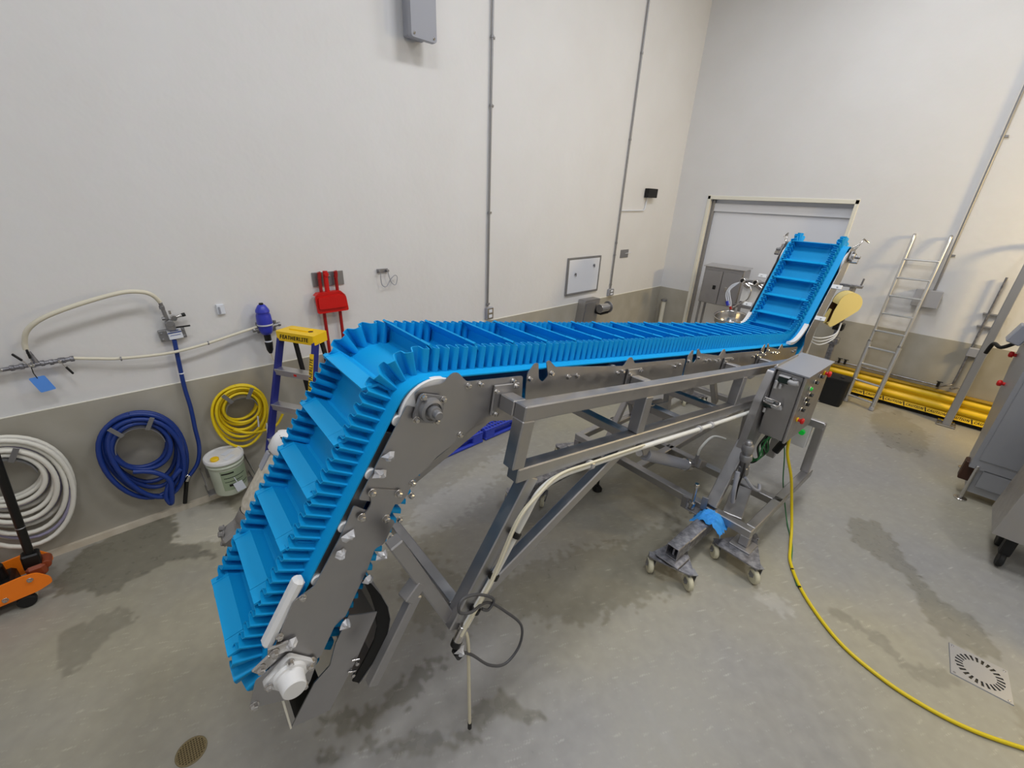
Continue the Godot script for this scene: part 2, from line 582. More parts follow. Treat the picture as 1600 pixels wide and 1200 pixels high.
# damp and pale patches: outlines measured on the floor, x and z in turn; darkness, then how ragged the edge is
func floor_material(x0: float, z0: float, w: float, d: float) -> StandardMaterial3D:
	var pw := 1680
	var ph := 1306
	var patches := [
		[0.24, 0.05, [-0.85, -3.97, -0.72, -4.23, -0.49, -4.32, -0.20, -4.33, -0.13, -4.30, -0.08, -4.06, -0.15, -3.88, -0.03, -3.75, 0.06, -3.60, 0.10, -3.46, -0.01, -3.56, -0.15, -3.66, -0.30, -3.65, -0.42, -3.63, -0.51, -3.58, -0.63, -3.64, -0.71, -3.73, -0.84, -3.80]],
		[0.16, 0.05, [-0.83, -3.42, -0.72, -3.40, -0.59, -3.40, -0.48, -3.35, -0.44, -3.19, -0.53, -3.16, -0.63, -3.13, -0.68, -3.03, -0.76, -3.00, -0.84, -3.07, -0.84, -3.22, -0.81, -3.30]],
		[-0.20, 0.06, [-0.09, -4.30, 0.06, -4.34, 0.30, -4.19, 0.37, -3.95, 0.28, -3.79, 0.17, -3.68, -0.03, -3.77, -0.13, -3.80, -0.15, -3.88, -0.09, -4.04]],
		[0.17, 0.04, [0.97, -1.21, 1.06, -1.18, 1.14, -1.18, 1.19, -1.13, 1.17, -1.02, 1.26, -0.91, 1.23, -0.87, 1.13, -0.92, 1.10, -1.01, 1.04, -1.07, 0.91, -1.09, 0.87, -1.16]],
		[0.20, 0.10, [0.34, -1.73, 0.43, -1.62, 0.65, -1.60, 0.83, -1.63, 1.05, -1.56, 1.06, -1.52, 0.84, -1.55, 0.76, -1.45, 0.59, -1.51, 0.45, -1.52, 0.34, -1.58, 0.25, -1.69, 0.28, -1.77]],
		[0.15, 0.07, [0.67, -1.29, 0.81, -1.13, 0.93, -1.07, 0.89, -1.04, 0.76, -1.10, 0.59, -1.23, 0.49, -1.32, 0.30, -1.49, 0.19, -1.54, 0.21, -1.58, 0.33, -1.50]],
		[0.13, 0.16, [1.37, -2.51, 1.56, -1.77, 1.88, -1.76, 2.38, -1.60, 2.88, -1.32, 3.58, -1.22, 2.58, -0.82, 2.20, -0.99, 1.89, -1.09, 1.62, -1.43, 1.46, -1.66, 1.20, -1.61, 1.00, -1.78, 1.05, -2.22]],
		[0.15, 0.06, [4.84, -0.04, 4.97, 0.18, 4.51, 0.47, 4.23, 0.66, 4.19, 0.87, 4.04, 0.96, 3.88, 1.02, 3.80, 0.92, 3.78, 0.79, 3.83, 0.62, 4.10, 0.55, 4.35, 0.41, 4.38, 0.22, 4.48, 0.02]],
		[0.12, 0.05, [3.44, 0.08, 3.51, 0.20, 3.45, 0.32, 3.47, 0.42, 3.34, 0.57, 3.47, 0.74, 3.43, 0.83, 3.29, 0.75, 3.24, 0.64, 3.27, 0.53, 3.34, 0.40, 3.38, 0.28, 3.37, 0.11]],
		[-0.10, 0.12, [3.12, -0.38, 3.26, -0.23, 3.25, -0.11, 3.12, -0.10, 3.07, -0.23]],
		[0.12, 0.04, [3.51, 1.05, 3.52, 1.11, 3.17, 1.19, 3.28, 1.10]],
		[-0.10, 0.15, [1.66, -2.98, 2.07, -3.02, 3.04, -3.18, 2.91, -2.94, 2.09, -2.61, 1.65, -2.53, 1.39, -2.65]],
		[0.10, 0.10, [7.68, -0.38, 8.22, -0.07, 7.57, 0.34, 6.85, 0.34, 6.75, -0.03]]]
	var dark := PackedFloat32Array()
	dark.resize(pw * ph)
	var ragged := noise(41, 3.0, 4)
	for q in patches:
		var pl := poly(q[2])
		var lo := pl[0]
		var hi := pl[0]
		for v in pl:
			lo = lo.min(v)
			hi = hi.max(v)
		var i0 := maxi(2, int((lo.x - 0.1 - x0) / w * pw))
		var i1 := mini(pw - 2, int((hi.x + 0.1 - x0) / w * pw) + 1)
		var j0 := maxi(2, int((lo.y - 0.1 - z0) / d * ph))
		var j1 := mini(ph - 2, int((hi.y + 0.1 - z0) / d * ph) + 1)
		var ww := i1 - i0
		var inside := PackedByteArray()
		inside.resize(ww * (j1 - j0))
		for j in range(j0, j1):
			for i in range(i0, i1):
				var at := Vector2(x0 + (i + 0.5) / pw * w, z0 + (j + 0.5) / ph * d)
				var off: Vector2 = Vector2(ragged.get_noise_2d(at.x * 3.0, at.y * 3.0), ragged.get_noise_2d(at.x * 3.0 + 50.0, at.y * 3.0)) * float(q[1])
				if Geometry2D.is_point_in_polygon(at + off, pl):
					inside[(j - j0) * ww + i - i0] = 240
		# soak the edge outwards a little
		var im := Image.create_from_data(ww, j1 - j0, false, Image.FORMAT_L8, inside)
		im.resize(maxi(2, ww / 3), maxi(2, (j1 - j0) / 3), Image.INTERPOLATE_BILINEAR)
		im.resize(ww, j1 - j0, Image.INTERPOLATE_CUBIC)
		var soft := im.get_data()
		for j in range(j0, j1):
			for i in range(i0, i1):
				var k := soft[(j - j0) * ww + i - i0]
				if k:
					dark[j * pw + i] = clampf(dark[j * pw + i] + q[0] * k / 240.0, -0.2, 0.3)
	var broad := noise(42, 0.35, 5)
	var fine := noise(43, 9.0, 3)
	var scratch := noise(44, 1.0, 2)
	var rgb := PackedByteArray()
	rgb.resize(pw * ph * 3)
	var rough := PackedByteArray()
	rough.resize(pw * ph)
	for j in ph:
		var z := z0 + (j + 0.5) / ph * d
		for i in pw:
			var x := x0 + (i + 0.5) / pw * w
			var n := broad.get_noise_2d(x, z)
			var g := fine.get_noise_2d(x, z)
			var k := dark[j * pw + i]
			var streak := scratch.get_noise_2d(x * 5.0 + z * 3.0, z * 42.0 - x * 21.0)
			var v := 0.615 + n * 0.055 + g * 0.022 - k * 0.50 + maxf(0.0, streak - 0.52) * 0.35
			var warm := clampf(0.5 + n * 1.2 + k * 2.2, 0.0, 1.0)
			var at := (j * pw + i) * 3
			rgb[at] = int(clampf(v, 0, 1) * 255)
			rgb[at + 1] = int(clampf(v * (0.99 - 0.02 * warm), 0, 1) * 255)
			rgb[at + 2] = int(clampf(v * (0.975 - 0.11 * warm), 0, 1) * 255)
			rough[j * pw + i] = int(clampf(0.40 - k * 0.5 + g * 0.10 + n * 0.1, 0.18, 0.7) * 255)
	var m := mat(Color.WHITE, 1.0)
	m.albedo_texture = ImageTexture.create_from_image(Image.create_from_data(pw, ph, false, Image.FORMAT_RGB8, rgb))
	m.roughness_texture = ImageTexture.create_from_image(Image.create_from_data(pw, ph, false, Image.FORMAT_L8, rough))
	m.metallic_specular = 0.4
	return m


# ------------------------------------------------------------------ the conveyor
# conveyor axes: x along the machine, y up, z across; the whole machine is turned by TURN
const TURN := -0.061210
const BASE := Vector3(3.9, 0, CENTRE)


func far(z: float) -> float:      # the same distance on the other side of the middle plane
	return 2.0 * CENTRE - z


func P3(p: Vector2, z: float) -> Vector3:
	return Vector3(p.x, p.y, z)


# the belt's closed path, as [point, outward normal, distance along]; the carrying run comes first
var path := []
const DEPTH := 0.215
const NEAR_EDGE := -1.415
const FAR_EDGE := -2.045
const WALL_NEAR := -1.505
const WALL_FAR := -1.968

func corner(a: Vector2, b: Vector2, c: Vector2, r: float, out: Array) -> void:
	var u := (a - b).normalized()
	var v := (c - b).normalized()
	var half := acos(clampf(u.dot(v), -1, 1)) / 2
	var l := r / tan(half)
	var mid := b + (u + v).normalized() * (r / sin(half))
	var p := b + u * l
	var q := b + v * l
	var a0 := (p - mid).angle()
	var sweep := wrapf((q - mid).angle() - a0, -PI, PI)
	var n := maxi(4, int(absf(sweep) / 0.06))
	for i in n + 1:
		out.append(mid + Vector2.from_angle(a0 + sweep * i / n) * r)


func make_path() -> void:
	var s_dir := Vector2(0.5440, 0.8391)
	var m_dir := Vector2(0.98884, -0.14897)
	var u_dir := Vector2.from_angle(deg_to_rad(56))
	var nrm := func(v: Vector2) -> Vector2: return Vector2(-v.y, v.x)
	var v1 := Vector2(0.688, 2.124)
	var v2 := Vector2(5.476, 1.402)
	var tail: Vector2 = v1 - s_dir * ((v1 - Vector2(0.012, 0.930)).dot(s_dir))
	var head := v2 + u_dir * 1.30
	var meet := func(p: Vector2, a: Vector2, q: Vector2, b: Vector2) -> Vector2: return p + a * ((q - p).cross(b) / a.cross(b))
	var w1: Vector2 = meet.call(v1 - nrm.call(s_dir) * DEPTH, s_dir, v1 - nrm.call(m_dir) * 0.17, m_dir)
	var w2: Vector2 = meet.call(v2 - nrm.call(u_dir) * DEPTH, u_dir, v2 - nrm.call(m_dir) * 0.17, m_dir)
	var tail2: Vector2 = tail - nrm.call(s_dir) * DEPTH
	var head2: Vector2 = head - nrm.call(u_dir) * DEPTH
	var c := [tail, v1, v2, head, head2, w2, w1, tail2]
	var r := [DEPTH / 2, 0.16, 0.42, DEPTH / 2, DEPTH / 2, 0.25, 0.06, DEPTH / 2]
	var pts := []
	for i in 8:
		corner(c[(i + 7) % 8], c[i], c[(i + 1) % 8], r[i], pts)
	# even steps
	var fine := []
	var step := 0.006
	var carry := 0.0
	for i in pts.size():
		var a: Vector2 = pts[i]
		var b: Vector2 = pts[(i + 1) % pts.size()]
		var l := a.distance_to(b)
		var t := carry
		while t < l:
			fine.append(a.lerp(b, t / l))
			t += step
		carry = t - l
	path = []
	for i in fine.size():
		var t: Vector2 = (fine[(i + 2) % fine.size()] - fine[(i + fine.size() - 2) % fine.size()]).normalized()
		path.append([fine[i], Vector2(-t.y, t.x), i * step])


func at_path(l: float) -> Array:
	var total := path.size() * 0.006
	l = fposmod(l, total) / 0.006
	var i := int(l)
	var a: Array = path[i % path.size()]
	var b: Array = path[(i + 1) % path.size()]
	return [(a[0] as Vector2).lerp(b[0], l - i), (a[1] as Vector2).lerp(b[1], l - i).normalized()]


func belt() -> void:
	make_path()
	var s := S()
	var n := path.size() / 4
	for i in n:
		var a: Array = path[i * 4]
		var b: Array = path[((i + 1) % n) * 4]
		var t := 0.006
		var ao: Vector2 = a[0]
		var bo: Vector2 = b[0]
		var ai: Vector2 = ao - a[1] * t
		var bi: Vector2 = bo - b[1] * t
		s.set_smooth_group(1)
		quad(s, P3(ao, NEAR_EDGE), P3(bo, NEAR_EDGE), P3(bo, FAR_EDGE), P3(ao, FAR_EDGE))
		quad(s, P3(bi, NEAR_EDGE), P3(ai, NEAR_EDGE), P3(ai, FAR_EDGE), P3(bi, FAR_EDGE))
		s.set_smooth_group(-1)
		quad(s, P3(ai, NEAR_EDGE), P3(bi, NEAR_EDGE), P3(bo, NEAR_EDGE), P3(ao, NEAR_EDGE))
		quad(s, P3(ao, FAR_EDGE), P3(bo, FAR_EDGE), P3(bi, FAR_EDGE), P3(ai, FAR_EDGE))
	var b := mp("belt", s, M.belt)
	b.set_meta("label", "bright blue belt running the whole length of the conveyor")
	for z in [WALL_NEAR, WALL_FAR]:
		mp("sidewall", sidewall(z, -1.0 if z == WALL_NEAR else 1.0), M.belt, b)
	flights()


# corrugated wall: a meander drawn along the belt and raised from it
func sidewall(zc: float, inward: float) -> SurfaceTool:
	var s := S()
	var total := path.size() * 0.006
	var waves := int(round(total / 0.049))
	var pitch := total / waves
	var per := 16
	var h := 0.105
	var t := 0.0016
	var rows := []
	for i in waves * per:
		var row := []
		for side in [-1.0, 1.0]:
			var c := _fold(i, pitch)
			var dv := (_fold(i + 1, pitch) - _fold(i - 1, pitch)).normalized()
			var q: Vector2 = c + Vector2(-dv.y, dv.x) * t * side
			var p := at_path(q.x)
			row.append(P3(p[0], zc + q.y * inward))
			row.append(P3(p[0] + p[1] * h, zc + q.y * inward))
		rows.append(row)
	for i in rows.size():
		var a: Array = rows[i]
		var b: Array = rows[(i + 1) % rows.size()]
		s.set_smooth_group(1)
		quad(s, a[0], a[1], b[1], b[0])
		s.set_smooth_group(2)
		quad(s, a[2], b[2], b[3], a[3])
		s.set_smooth_group(-1)
		quad(s, a[1], a[3], b[3], b[1])
	return s


# one fold of the wall, 16 points: a slanted face, a flat crest inside, a steep face, a flat crest outside
const FOLD := [[0.0, 0.0], [0.20, 1.02], [0.32, 1.10], [0.56, 1.04], [0.66, 0.95], [0.63, 0.22], [0.72, 0.12], [0.97, -0.06]]
func _fold(i: int, pitch: float) -> Vector2:
	var k := floori(i / 2.0)
	var p := []
	for j in 3:
		var m := k + j - 1
		var c: Array = FOLD[posmod(m, 8)]
		p.append(Vector2((c[0] + floorf(m / 8.0)) * pitch, (c[1] - 0.5) * 0.046))
	var t := 0.0 if posmod(i, 2) == 0 else 0.5
	return p[0] * 0.5 * (1 - t) * (1 - t) + p[1] * (0.5 + t * (1 - t)) + p[2] * 0.5 * t * t


func flights() -> void:
	var k := 0
	var l := 0.183
	var z0 := WALL_NEAR - 0.026
	var z1 := WALL_FAR + 0.026
	while l < 7.75:
		var p := at_path(l)
		var n: Vector2 = p[1]
		var t := Vector2(n.y, -n.x)
		var y := Vector3(n.x, n.y, 0)
		var x := Vector3(t.x, t.y, 0)
		var xf := Transform3D(Basis(x, y, Vector3(0, 0, 1)), P3(p[0], 0))
		var prof := poly([0.012, 0, 0.004, 0.012, 0.004, 0.068, -0.045, 0.117, -0.050, 0.112, -0.004, 0.064, -0.004, 0.012, -0.012, 0])
		var s := S()
		prism(s, prof, z1, z0 - 0.057, xf)
		var o := mp("flight", s, M.belt)
		s = S()
		prism(s, poly([0.012, 0, 0.005, 0.012, 0.005, 0.069, -0.044, 0.119, -0.051, 0.112, -0.005, 0.063, -0.005, 0.012, -0.012, 0]), z0 - 0.053, z0 + 0.026, xf)
		mp("end_cap", s, M.belt, o)
		s = S()
		prism(s, poly([0.012, 0, 0.005, 0.012, 0.005, 0.069, -0.044, 0.119, -0.051, 0.112, -0.005, 0.063, -0.005, 0.012, -0.012, 0]), z1 - 0.022, z1 + 0.012, xf)
		mp("end_cap", s, M.belt, o)
		l += 0.233
		k += 1


func my(x: float) -> float:      # height of the middle run's belt
	return 2.045 - 0.15065 * (x - 1.212)


func plate_pair(called: String, p: Array, bolts := [], r := 0.011, round_ := 0.012) -> void:
	for side in 2:
		var s := S()
		var a := -1.395 if side == 0 else far(-1.390)
		prism(s, rounded(poly(p), round_, 3), a, a + 0.005)
		var o := mp(called, s, M.steel)
		for i in range(0, bolts.size(), 2):
			if side == 0:
				bolt_part(o, Vector3(bolts[i], bolts[i + 1], -1.390), Vector3(0, 0, 1), r)
			else:
				bolt_part(o, Vector3(bolts[i], bolts[i + 1], far(-1.390)), Vector3(0, 0, -1), r)


# a tube of the frame on the near side and its twin on the far side
func rail(called: String, a: Vector2, b: Vector2, z: float, w := 0.076, h := 0.076, both := true) -> void:
	for k in (2 if both else 1):
		var zz := z if k == 0 else far(z)
		var s := S()
		beam(s, P3(a, zz), P3(b, zz), w, h, Vector3.UP, 0.006)
		mp(called, s, M.steel)


func cross_tube(called: String, at: Vector2, z0: float, z1: float, w := 0.076, h := 0.076) -> void:
	var s := S()
	beam(s, P3(at, z0), P3(at, z1), w, h, Vector3.UP, 0.006)
	mp(called, s, M.steel)


func conveyor() -> void:
	var origin := Basis(Vector3.UP, TURN) * BASE
	machine = thing("incline_conveyor", "long stainless steel incline conveyor with bright blue flighted belt on a castered frame", "conveyor", origin, TURN)
	belt()
	# side plates: tail arm, elbow, three middle lengths, raised head
	plate_pair("tail_plate", [0.404, 1.665, 0.335, 1.541, 0.212, 1.36, 0.131, 1.335, 0.047, 1.178, 0.0, 1.05, 0.08, 0.93, 0.185, 0.969, 0.258, 1.094, 0.306, 1.114, 0.385, 1.249, 0.419, 1.302, 0.466, 1.404, 0.506, 1.405, 0.565, 1.50], [0.06, 1.20, 0.165, 1.335, 0.583, 1.50, 0.54, 1.42])
	plate_pair("elbow_plate", [0.424, 1.683, 0.655, 2.034, 0.694, 2.012, 0.691, 2.078, 0.726, 2.091, 0.82, 2.087, 0.838, 2.103, 0.868, 2.122, 0.895, 2.118, 0.927, 2.078, 0.94, 2.066, 1.262, 2.016, 1.262, 1.79, 1.204, 1.823, 1.107, 1.857, 1.01, 1.856, 0.953, 1.821, 0.891, 1.795, 0.797, 1.757, 0.732, 1.71, 0.668, 1.677, 0.63, 1.61, 0.592, 1.575], [0.655, 1.66, 0.645, 1.60, 0.90, 1.815, 0.945, 2.045, 1.01, 2.035, 1.20, 2.005])
	for z in [-1.432, far(-1.432)]:
		var s := S()
		prism(s, poly([0.62, 1.64, 0.66, 1.62, 0.70, 1.67, 0.80, 1.715, 0.91, 1.755, 1.01, 1.80, 1.11, 1.80, 1.27, 1.755, 1.27, 1.90, 1.0, 1.93, 0.70, 1.80]), z - 0.003, z + 0.003)
		mp("inner_skirt", s, M.steel)
	var cuts := [1.285, 2.868, 4.30, 5.42]
	for i in 3:
		var a: float = cuts[i]
		var b: float = cuts[i + 1] - 0.02
		var d: float = [0.235, 0.25, 0.27][i]
		var p := []
		# upper edge with the lifting ears, then the lower edge
		p.append_array([a, my(a) - d, a, my(a) - 0.10, a + 0.005, my(a) - 0.015, a + 0.05, my(a) + 0.030, a + 0.075, my(a) + 0.028, a + 0.085, my(a) - 0.06, a + 0.115, my(a) - 0.085, a + 0.15, my(a) - 0.06, a + 0.13, my(a) + 0.020, a + 0.15, my(a) + 0.026, a + 0.20, my(a) - 0.022])
		var c: float = a + [0.86, 0.60, 0.55][i]
		p.append_array([c - 0.06, my(c) - 0.018, c - 0.015, my(c) + 0.026, c + 0.015, my(c) + 0.024, c + 0.055, my(c) - 0.026])
		p.append_array([b, my(b) - 0.022, b, my(b) - d])
		plate_pair("rail_plate", p, [a + 0.02, my(a) - 0.045, a + 0.17, my(a) - 0.05, a + 0.30, my(a + 0.3) - 0.055, a + 0.37, my(a + 0.37) - 0.055, c - 0.12, my(c) - 0.05, c - 0.07, my(c) - 0.05, a + 0.25, my(a + 0.25) - d + 0.02, a + 0.33, my(a + 0.33) - d + 0.02, c - 0.15, my(c) - d + 0.02, c - 0.09, my(c) - d + 0.02, b - 0.15, my(b) - 0.05, b - 0.08, my(b) - 0.05])
	var u := Vector2.from_angle(deg_to_rad(56))
	var n := Vector2(-u.y, u.x)
	var v2 := Vector2(5.476, 1.402)
	var hp := []
	for q in [[-0.05, -0.32], [0.12, -0.02], [0.30, -0.018], [0.98, -0.018], [1.02, 0.0], [1.22, 0.0], [1.30, -0.07], [1.28, -0.16], [1.0, -0.26], [0.3, -0.26], [0.1, -0.36]]:
		var g: Vector2 = v2 + u * q[0] + n * q[1]
		hp.append_array([g.x, g.y])
	plate_pair("head_plate", hp, [], 0.011, 0.03)
	for side in 2:
		var z := -1.388 if side == 0 else far(-1.388)
		var o := 1.0 if side == 0 else -1.0
		# joint plate over the tail and elbow plates
		var s := S()
		prism(s, rounded(poly([0.475, 1.721, 0.589, 1.657, 0.611, 1.624, 0.565, 1.596, 0.546, 1.566, 0.531, 1.529, 0.414, 1.591, 0.447, 1.617, 0.470, 1.649, 0.468, 1.693]), 0.015, 3), minf(z, z + 0.008 * o), maxf(z, z + 0.008 * o))
		var jp := mp("joint_plate", s, M.steel)
		for q in [V(0.477, 1.700), V(0.585, 1.645), V(0.522, 1.546), V(0.424, 1.604)]:
			bolt_part(jp, P3(q, z + 0.008 * o), Vector3(0, 0, o), 0.013)
		# crumpled film caps on the roller screws
		for q in [V(0.557, 1.839), V(0.515, 1.775), V(0.366, 1.542), V(0.324, 1.477), V(0.488, 1.363), V(0.42, 1.27), V(0.30, 1.085), V(0.085, 1.145)]:
			s = S()
			crumple(s, P3(q, z + 0.014 * o), 0.026, o)
			mp("screw_cover", s, M.film)
		# elbow wheel
		s = S()
		var wz := NEAR_EDGE - 0.004 if side == 0 else FAR_EDGE + 0.004
		cyl(s, Vector3(0.785, 1.952, wz - 0.014), Vector3(0.785, 1.952, wz + 0.014), 0.158, 48, 0.004)
		mp("elbow_wheel", s, M.nylon)
		bearing(Vector3(0.742, 2.0, z), o, M.steel_dull, 0.055)
		# head drum wheel
		var hc: Vector2 = v2 + u * 1.30 + n * (-DEPTH / 2) - u * (DEPTH / 2)
		s = S()
		var hw: Vector2 = v2 + u * 1.10 - n * 0.152
		var wo := 0.012 if side == 0 else -0.012
		cyl(s, P3(hw, wz + wo - 0.008), P3(hw, wz + wo + 0.008), 0.150, 40, 0.003)
		mp("head_wheel", s, M.nylon)
		bearing(P3(hc, z), o, M.steel_dull, 0.05)
		# tensioner hooks on the head end
		s = S()
		tube(s, [P3(hc + u * 0.04, z), P3(hc + u * 0.12 + n * 0.03, z + 0.03 * o), P3(hc + u * 0.22 + n * 0.02, z + 0.05 * o), P3(hc + u * 0.22 - n * 0.04, z + 0.09 * o)], 0.009, 6)
		tube(s, [P3(hc + u * 0.06 + n * 0.08, z), P3(hc + u * 0.15 + n * 0.07, z + 0.06 * o)], 0.007, 6)
		box(s, P3(hc - u * 0.05, z + 0.05 * o), Vector3(0.05, 0.03, 0.09), Basis(Vector3(0, 0, 1), 0.98), 0.004)
		mp("tensioner", s, M.steel_bright)
		# tail bracket
		s = S()
		prism(s, rounded(poly([-0.051, 1.047, -0.095, 0.92, 0.06, 0.821, 0.12, 0.86, 0.17, 0.97, 0.06, 1.09, -0.01, 1.06]), 0.012, 3), minf(z, z + 0.006 * o), maxf(z, z + 0.006 * o))
		var tb := mp("tail_bracket", s, M.steel)
		for q in [V(-0.078, 0.925), V(0.10, 0.87), V(0.145, 0.985)]:
			bolt_part(tb, P3(q, z + 0.006 * o), Vector3(0, 0, o), 0.013)
		# hold-down guides of white plastic, one by the tail, one in the hollow bend
		s = S()
		var gz := -1.425 if side == 0 else far(-1.425)
		beam(s, Vector3(0.175, 1.405, gz), Vector3(0.012, 1.150, gz), 0.055, 0.045, Vector3(-0.84, 0.54, 0), 0.018)
		mp("guide_block", s, M.nylon)
		s = S()
		guide_bend(s, gz)
		mp("guide_block", s, M.nylon)
		# brackets along the head section
		for q in [0.30, 0.70]:
			s = S()
			var g: Vector2 = v2 + u * (q + 0.05) + n * 0.0
			box(s, P3(g, z + 0.05 * o), Vector3(0.05, 0.012, 0.10), Basis(Vector3(0, 0, 1), deg_to_rad(56)), 0.003)
			bolt(s, P3(g + n * 0.006, z + 0.06 * o), Vector3(n.x, n.y, 0), 0.008)
			mp("side_bracket", s, M.white_metal)
	tail_bearing()
	belt_rollers()
	frame()
	base_frame()
	control_stand()
	motor()
	tail_guards()
	wiring()


func crumple(s: SurfaceTool, c: Vector3, r: float, o: float) -> void:
	var ring := []
	for k in 9:
		var a := TAU * k / 9
		var q := r * rng.randf_range(0.65, 1.35)
		ring.append(c + Vector3(cos(a) * q, sin(a) * q * 0.8, o * rng.randf_range(-0.012, 0.004)))
	var inner := []
	for k in 9:
		var a := TAU * (k + 0.5) / 9
		var q := r * rng.randf_range(0.3, 0.6)
		inner.append(c + Vector3(cos(a) * q, sin(a) * q, o * rng.randf_range(0.008, 0.024)))
	for k in 9:
		var k2 := (k + 1) % 9
		tri(s, ring[k], ring[k2], inner[k])
		tri(s, ring[k2], inner[k2], inner[k])
		tri(s, c + Vector3(0, 0, 0.016 * o), inner[k], inner[k2])
		tri(s, c - Vector3(0, 0, 0.014 * o), ring[k2], ring[k])


# square flange bearing with its shaft
func bearing(c: Vector3, o: float, m: Material, r: float) -> void:
	var s := S()
	var p := PackedVector2Array()
	var t := -0.38
	for k in 4:
		p.append(V(c.x, c.y) + Vector2.from_angle(t + PI / 4 + k * PI / 2) * r * 1.55)
	prism(s, rounded(p, r * 0.5, 5), minf(c.z, c.z + 0.016 * o) + 0.006 * o, maxf(c.z, c.z + 0.016 * o) + 0.006 * o)
	var b := mp("bearing", s, m)
	s = S()
	var f := c + Vector3(0, 0, 0.02 * o)
	lathe(s, [V(r * 0.95, 0), V(r * 0.9, 0.025), V(r * 0.9, 0.025), V(r * 0.7, 0.03), V(r * 0.7, 0.03), V(r * 0.66, 0.02), V(r * 0.66, 0.02), V(r * 0.5, 0.02), V(r * 0.5, 0.02), V(r * 0.5, 0.05), V(r * 0.5, 0.05), V(r * 0.34, 0.052), V(r * 0.34, 0.052), V(r * 0.34, 0.075), V(r * 0.34, 0.075), V(r * 0.28, 0.078), V(r * 0.28, 0.078), V(0, 0.078)], 24, along(f, f + Vector3(0, 0, o)))
	mp("shaft", s, M.steel_dull, b)
	for k in 4:
		var q := Vector2.from_angle(t + PI / 4 + k * PI / 2) * r * 1.25
		bolt_part(b, c + Vector3(q.x, q.y, 0.022 * o), Vector3(0, 0, o), 0.011)


func tail_bearing() -> void:
	for side in 2:
		var o := 1.0 if side == 0 else -1.0
		var z := -1.382 if side == 0 else far(-1.382)
		var c := Vector3(0.058, 1.006, z)
		var s := S()
		var p := PackedVector2Array()
		for k in 4:
			p.append(V(c.x, c.y) + Vector2.from_angle(0.62 + PI / 4 + k * PI / 2) * 0.098)
		prism(s, rounded(p, 0.018, 3), minf(z, z + 0.024 * o), maxf(z, z + 0.024 * o))
		var b := mp("bearing_block", s, M.nylon)
		s = S()
		lathe(s, [V(0.064, 0), V(0.060, 0.016), V(0.060, 0.016), V(0.051, 0.018), V(0.051, 0.018), V(0.045, 0.072), V(0.045, 0.072), V(0.041, 0.077), V(0.041, 0.077), V(0, 0.078)], 32, along(c + Vector3(0, 0, 0.022 * o), c + Vector3(0, 0, o)))
		mp("bearing_cap", s, M.nylon, b)
		for k in 4:
			var q := Vector2.from_angle(0.62 + PI / 4 + k * PI / 2) * 0.077
			bolt_part(b, c + Vector3(q.x, q.y, 0.03 * o), Vector3(0, 0, o), 0.011)
	# slotted adjusting tabs beside the block
	for q in [[-0.01, 1.115, 0.5], [0.045, 1.155, -0.2]]:
		var s := S()
		box(s, Vector3(q[0], q[1], -1.375), Vector3(0.075, 0.05, 0.012), Basis(Vector3(0, 0, 1), q[2]), 0.004)
		var t := mp("adjuster", s, M.steel_bright)
		bolt_part(t, Vector3(q[0] - 0.015, q[1], -1.368), Vector3(0, 0, 1), 0.014)


func guide_bend(s: SurfaceTool, z: float) -> void:
	# a strip that follows the hollow bend, lying on the belt edge
	var rows := []
	for i in 15:
		var p := at_path(5.93 + i * 0.036)
		rows.append([p[0] + p[1] * 0.006, p[0] + p[1] * 0.034])
	for i in 14:
		var a: Array = rows[i]
		var b: Array = rows[i + 1]
		for k in [-1.0, 1.0]:
			var zz: float = z + 0.022 * k
			if k > 0:
				quad(s, P3(a[0], zz), P3(b[0], zz), P3(b[1], zz), P3(a[1], zz))
			else:
				quad(s, P3(a[1], zz), P3(b[1], zz), P3(b[0], zz), P3(a[0], zz))
		quad(s, P3(a[1], z + 0.022), P3(b[1], z + 0.022), P3(b[1], z - 0.022), P3(a[1], z - 0.022))
		quad(s, P3(a[0], z - 0.022), P3(b[0], z - 0.022), P3(b[0], z + 0.022), P3(a[0], z + 0.022))
	for e in [0, 14]:
		var r: Array = rows[e]
		quad(s, P3(r[0], z + 0.022), P3(r[1], z + 0.022), P3(r[1], z - 0.022), P3(r[0], z - 0.022))


func belt_rollers() -> void:
	# small white rollers and their dark bed under the carrying run of the tail arm
	for q in [0.18, 0.42, 0.66, 0.90, 1.14]:
		var p := at_path(0.12 + q)
		var c: Vector2 = p[0] - p[1] * 0.032
		var s := S()
		cyl(s, P3(c, NEAR_EDGE + 0.005), P3(c, FAR_EDGE - 0.005), 0.024, 16, 0.004)
		mp("support_roller", s, M.nylon)
	var a: Vector2 = at_path(0.16)[0]
	var b: Vector2 = at_path(1.20)[0]
	var n: Vector2 = at_path(0.5)[1]
	for z in [-1.445, far(-1.445)]:
		var s := S()
		beam(s, P3(a - n * 0.052, z), P3(b - n * 0.052, z), 0.03, 0.075, Vector3(n.x, n.y, 0), 0.004)
		mp("slide_rail", s, M.steel_dull)
	for x in [2.0, 3.3, 4.6]:
		var s := S()
		cyl(s, Vector3(x, my(x) - 0.05, -1.40), Vector3(x, my(x) - 0.05, far(-1.40)), 0.03, 16, 0.004)
		mp("support_roller", s, M.steel_dull)
	# tail pulley and elbow drum
	var t: Vector2 = at_path(0.0)[0]
	var s2 := S()
	cyl(s2, Vector3(0.105, 0.97, NEAR_EDGE - 0.02), Vector3(0.105, 0.97, FAR_EDGE + 0.02), 0.095, 32, 0.003)
	mp("tail_pulley", s2, M.black_rough)
	s2 = S()
	cyl(s2, Vector3(0.785, 1.952, -1.45), Vector3(0.785, 1.952, far(-1.45)), 0.06, 24, 0.003)
	mp("elbow_shaft", s2, M.steel_dull)


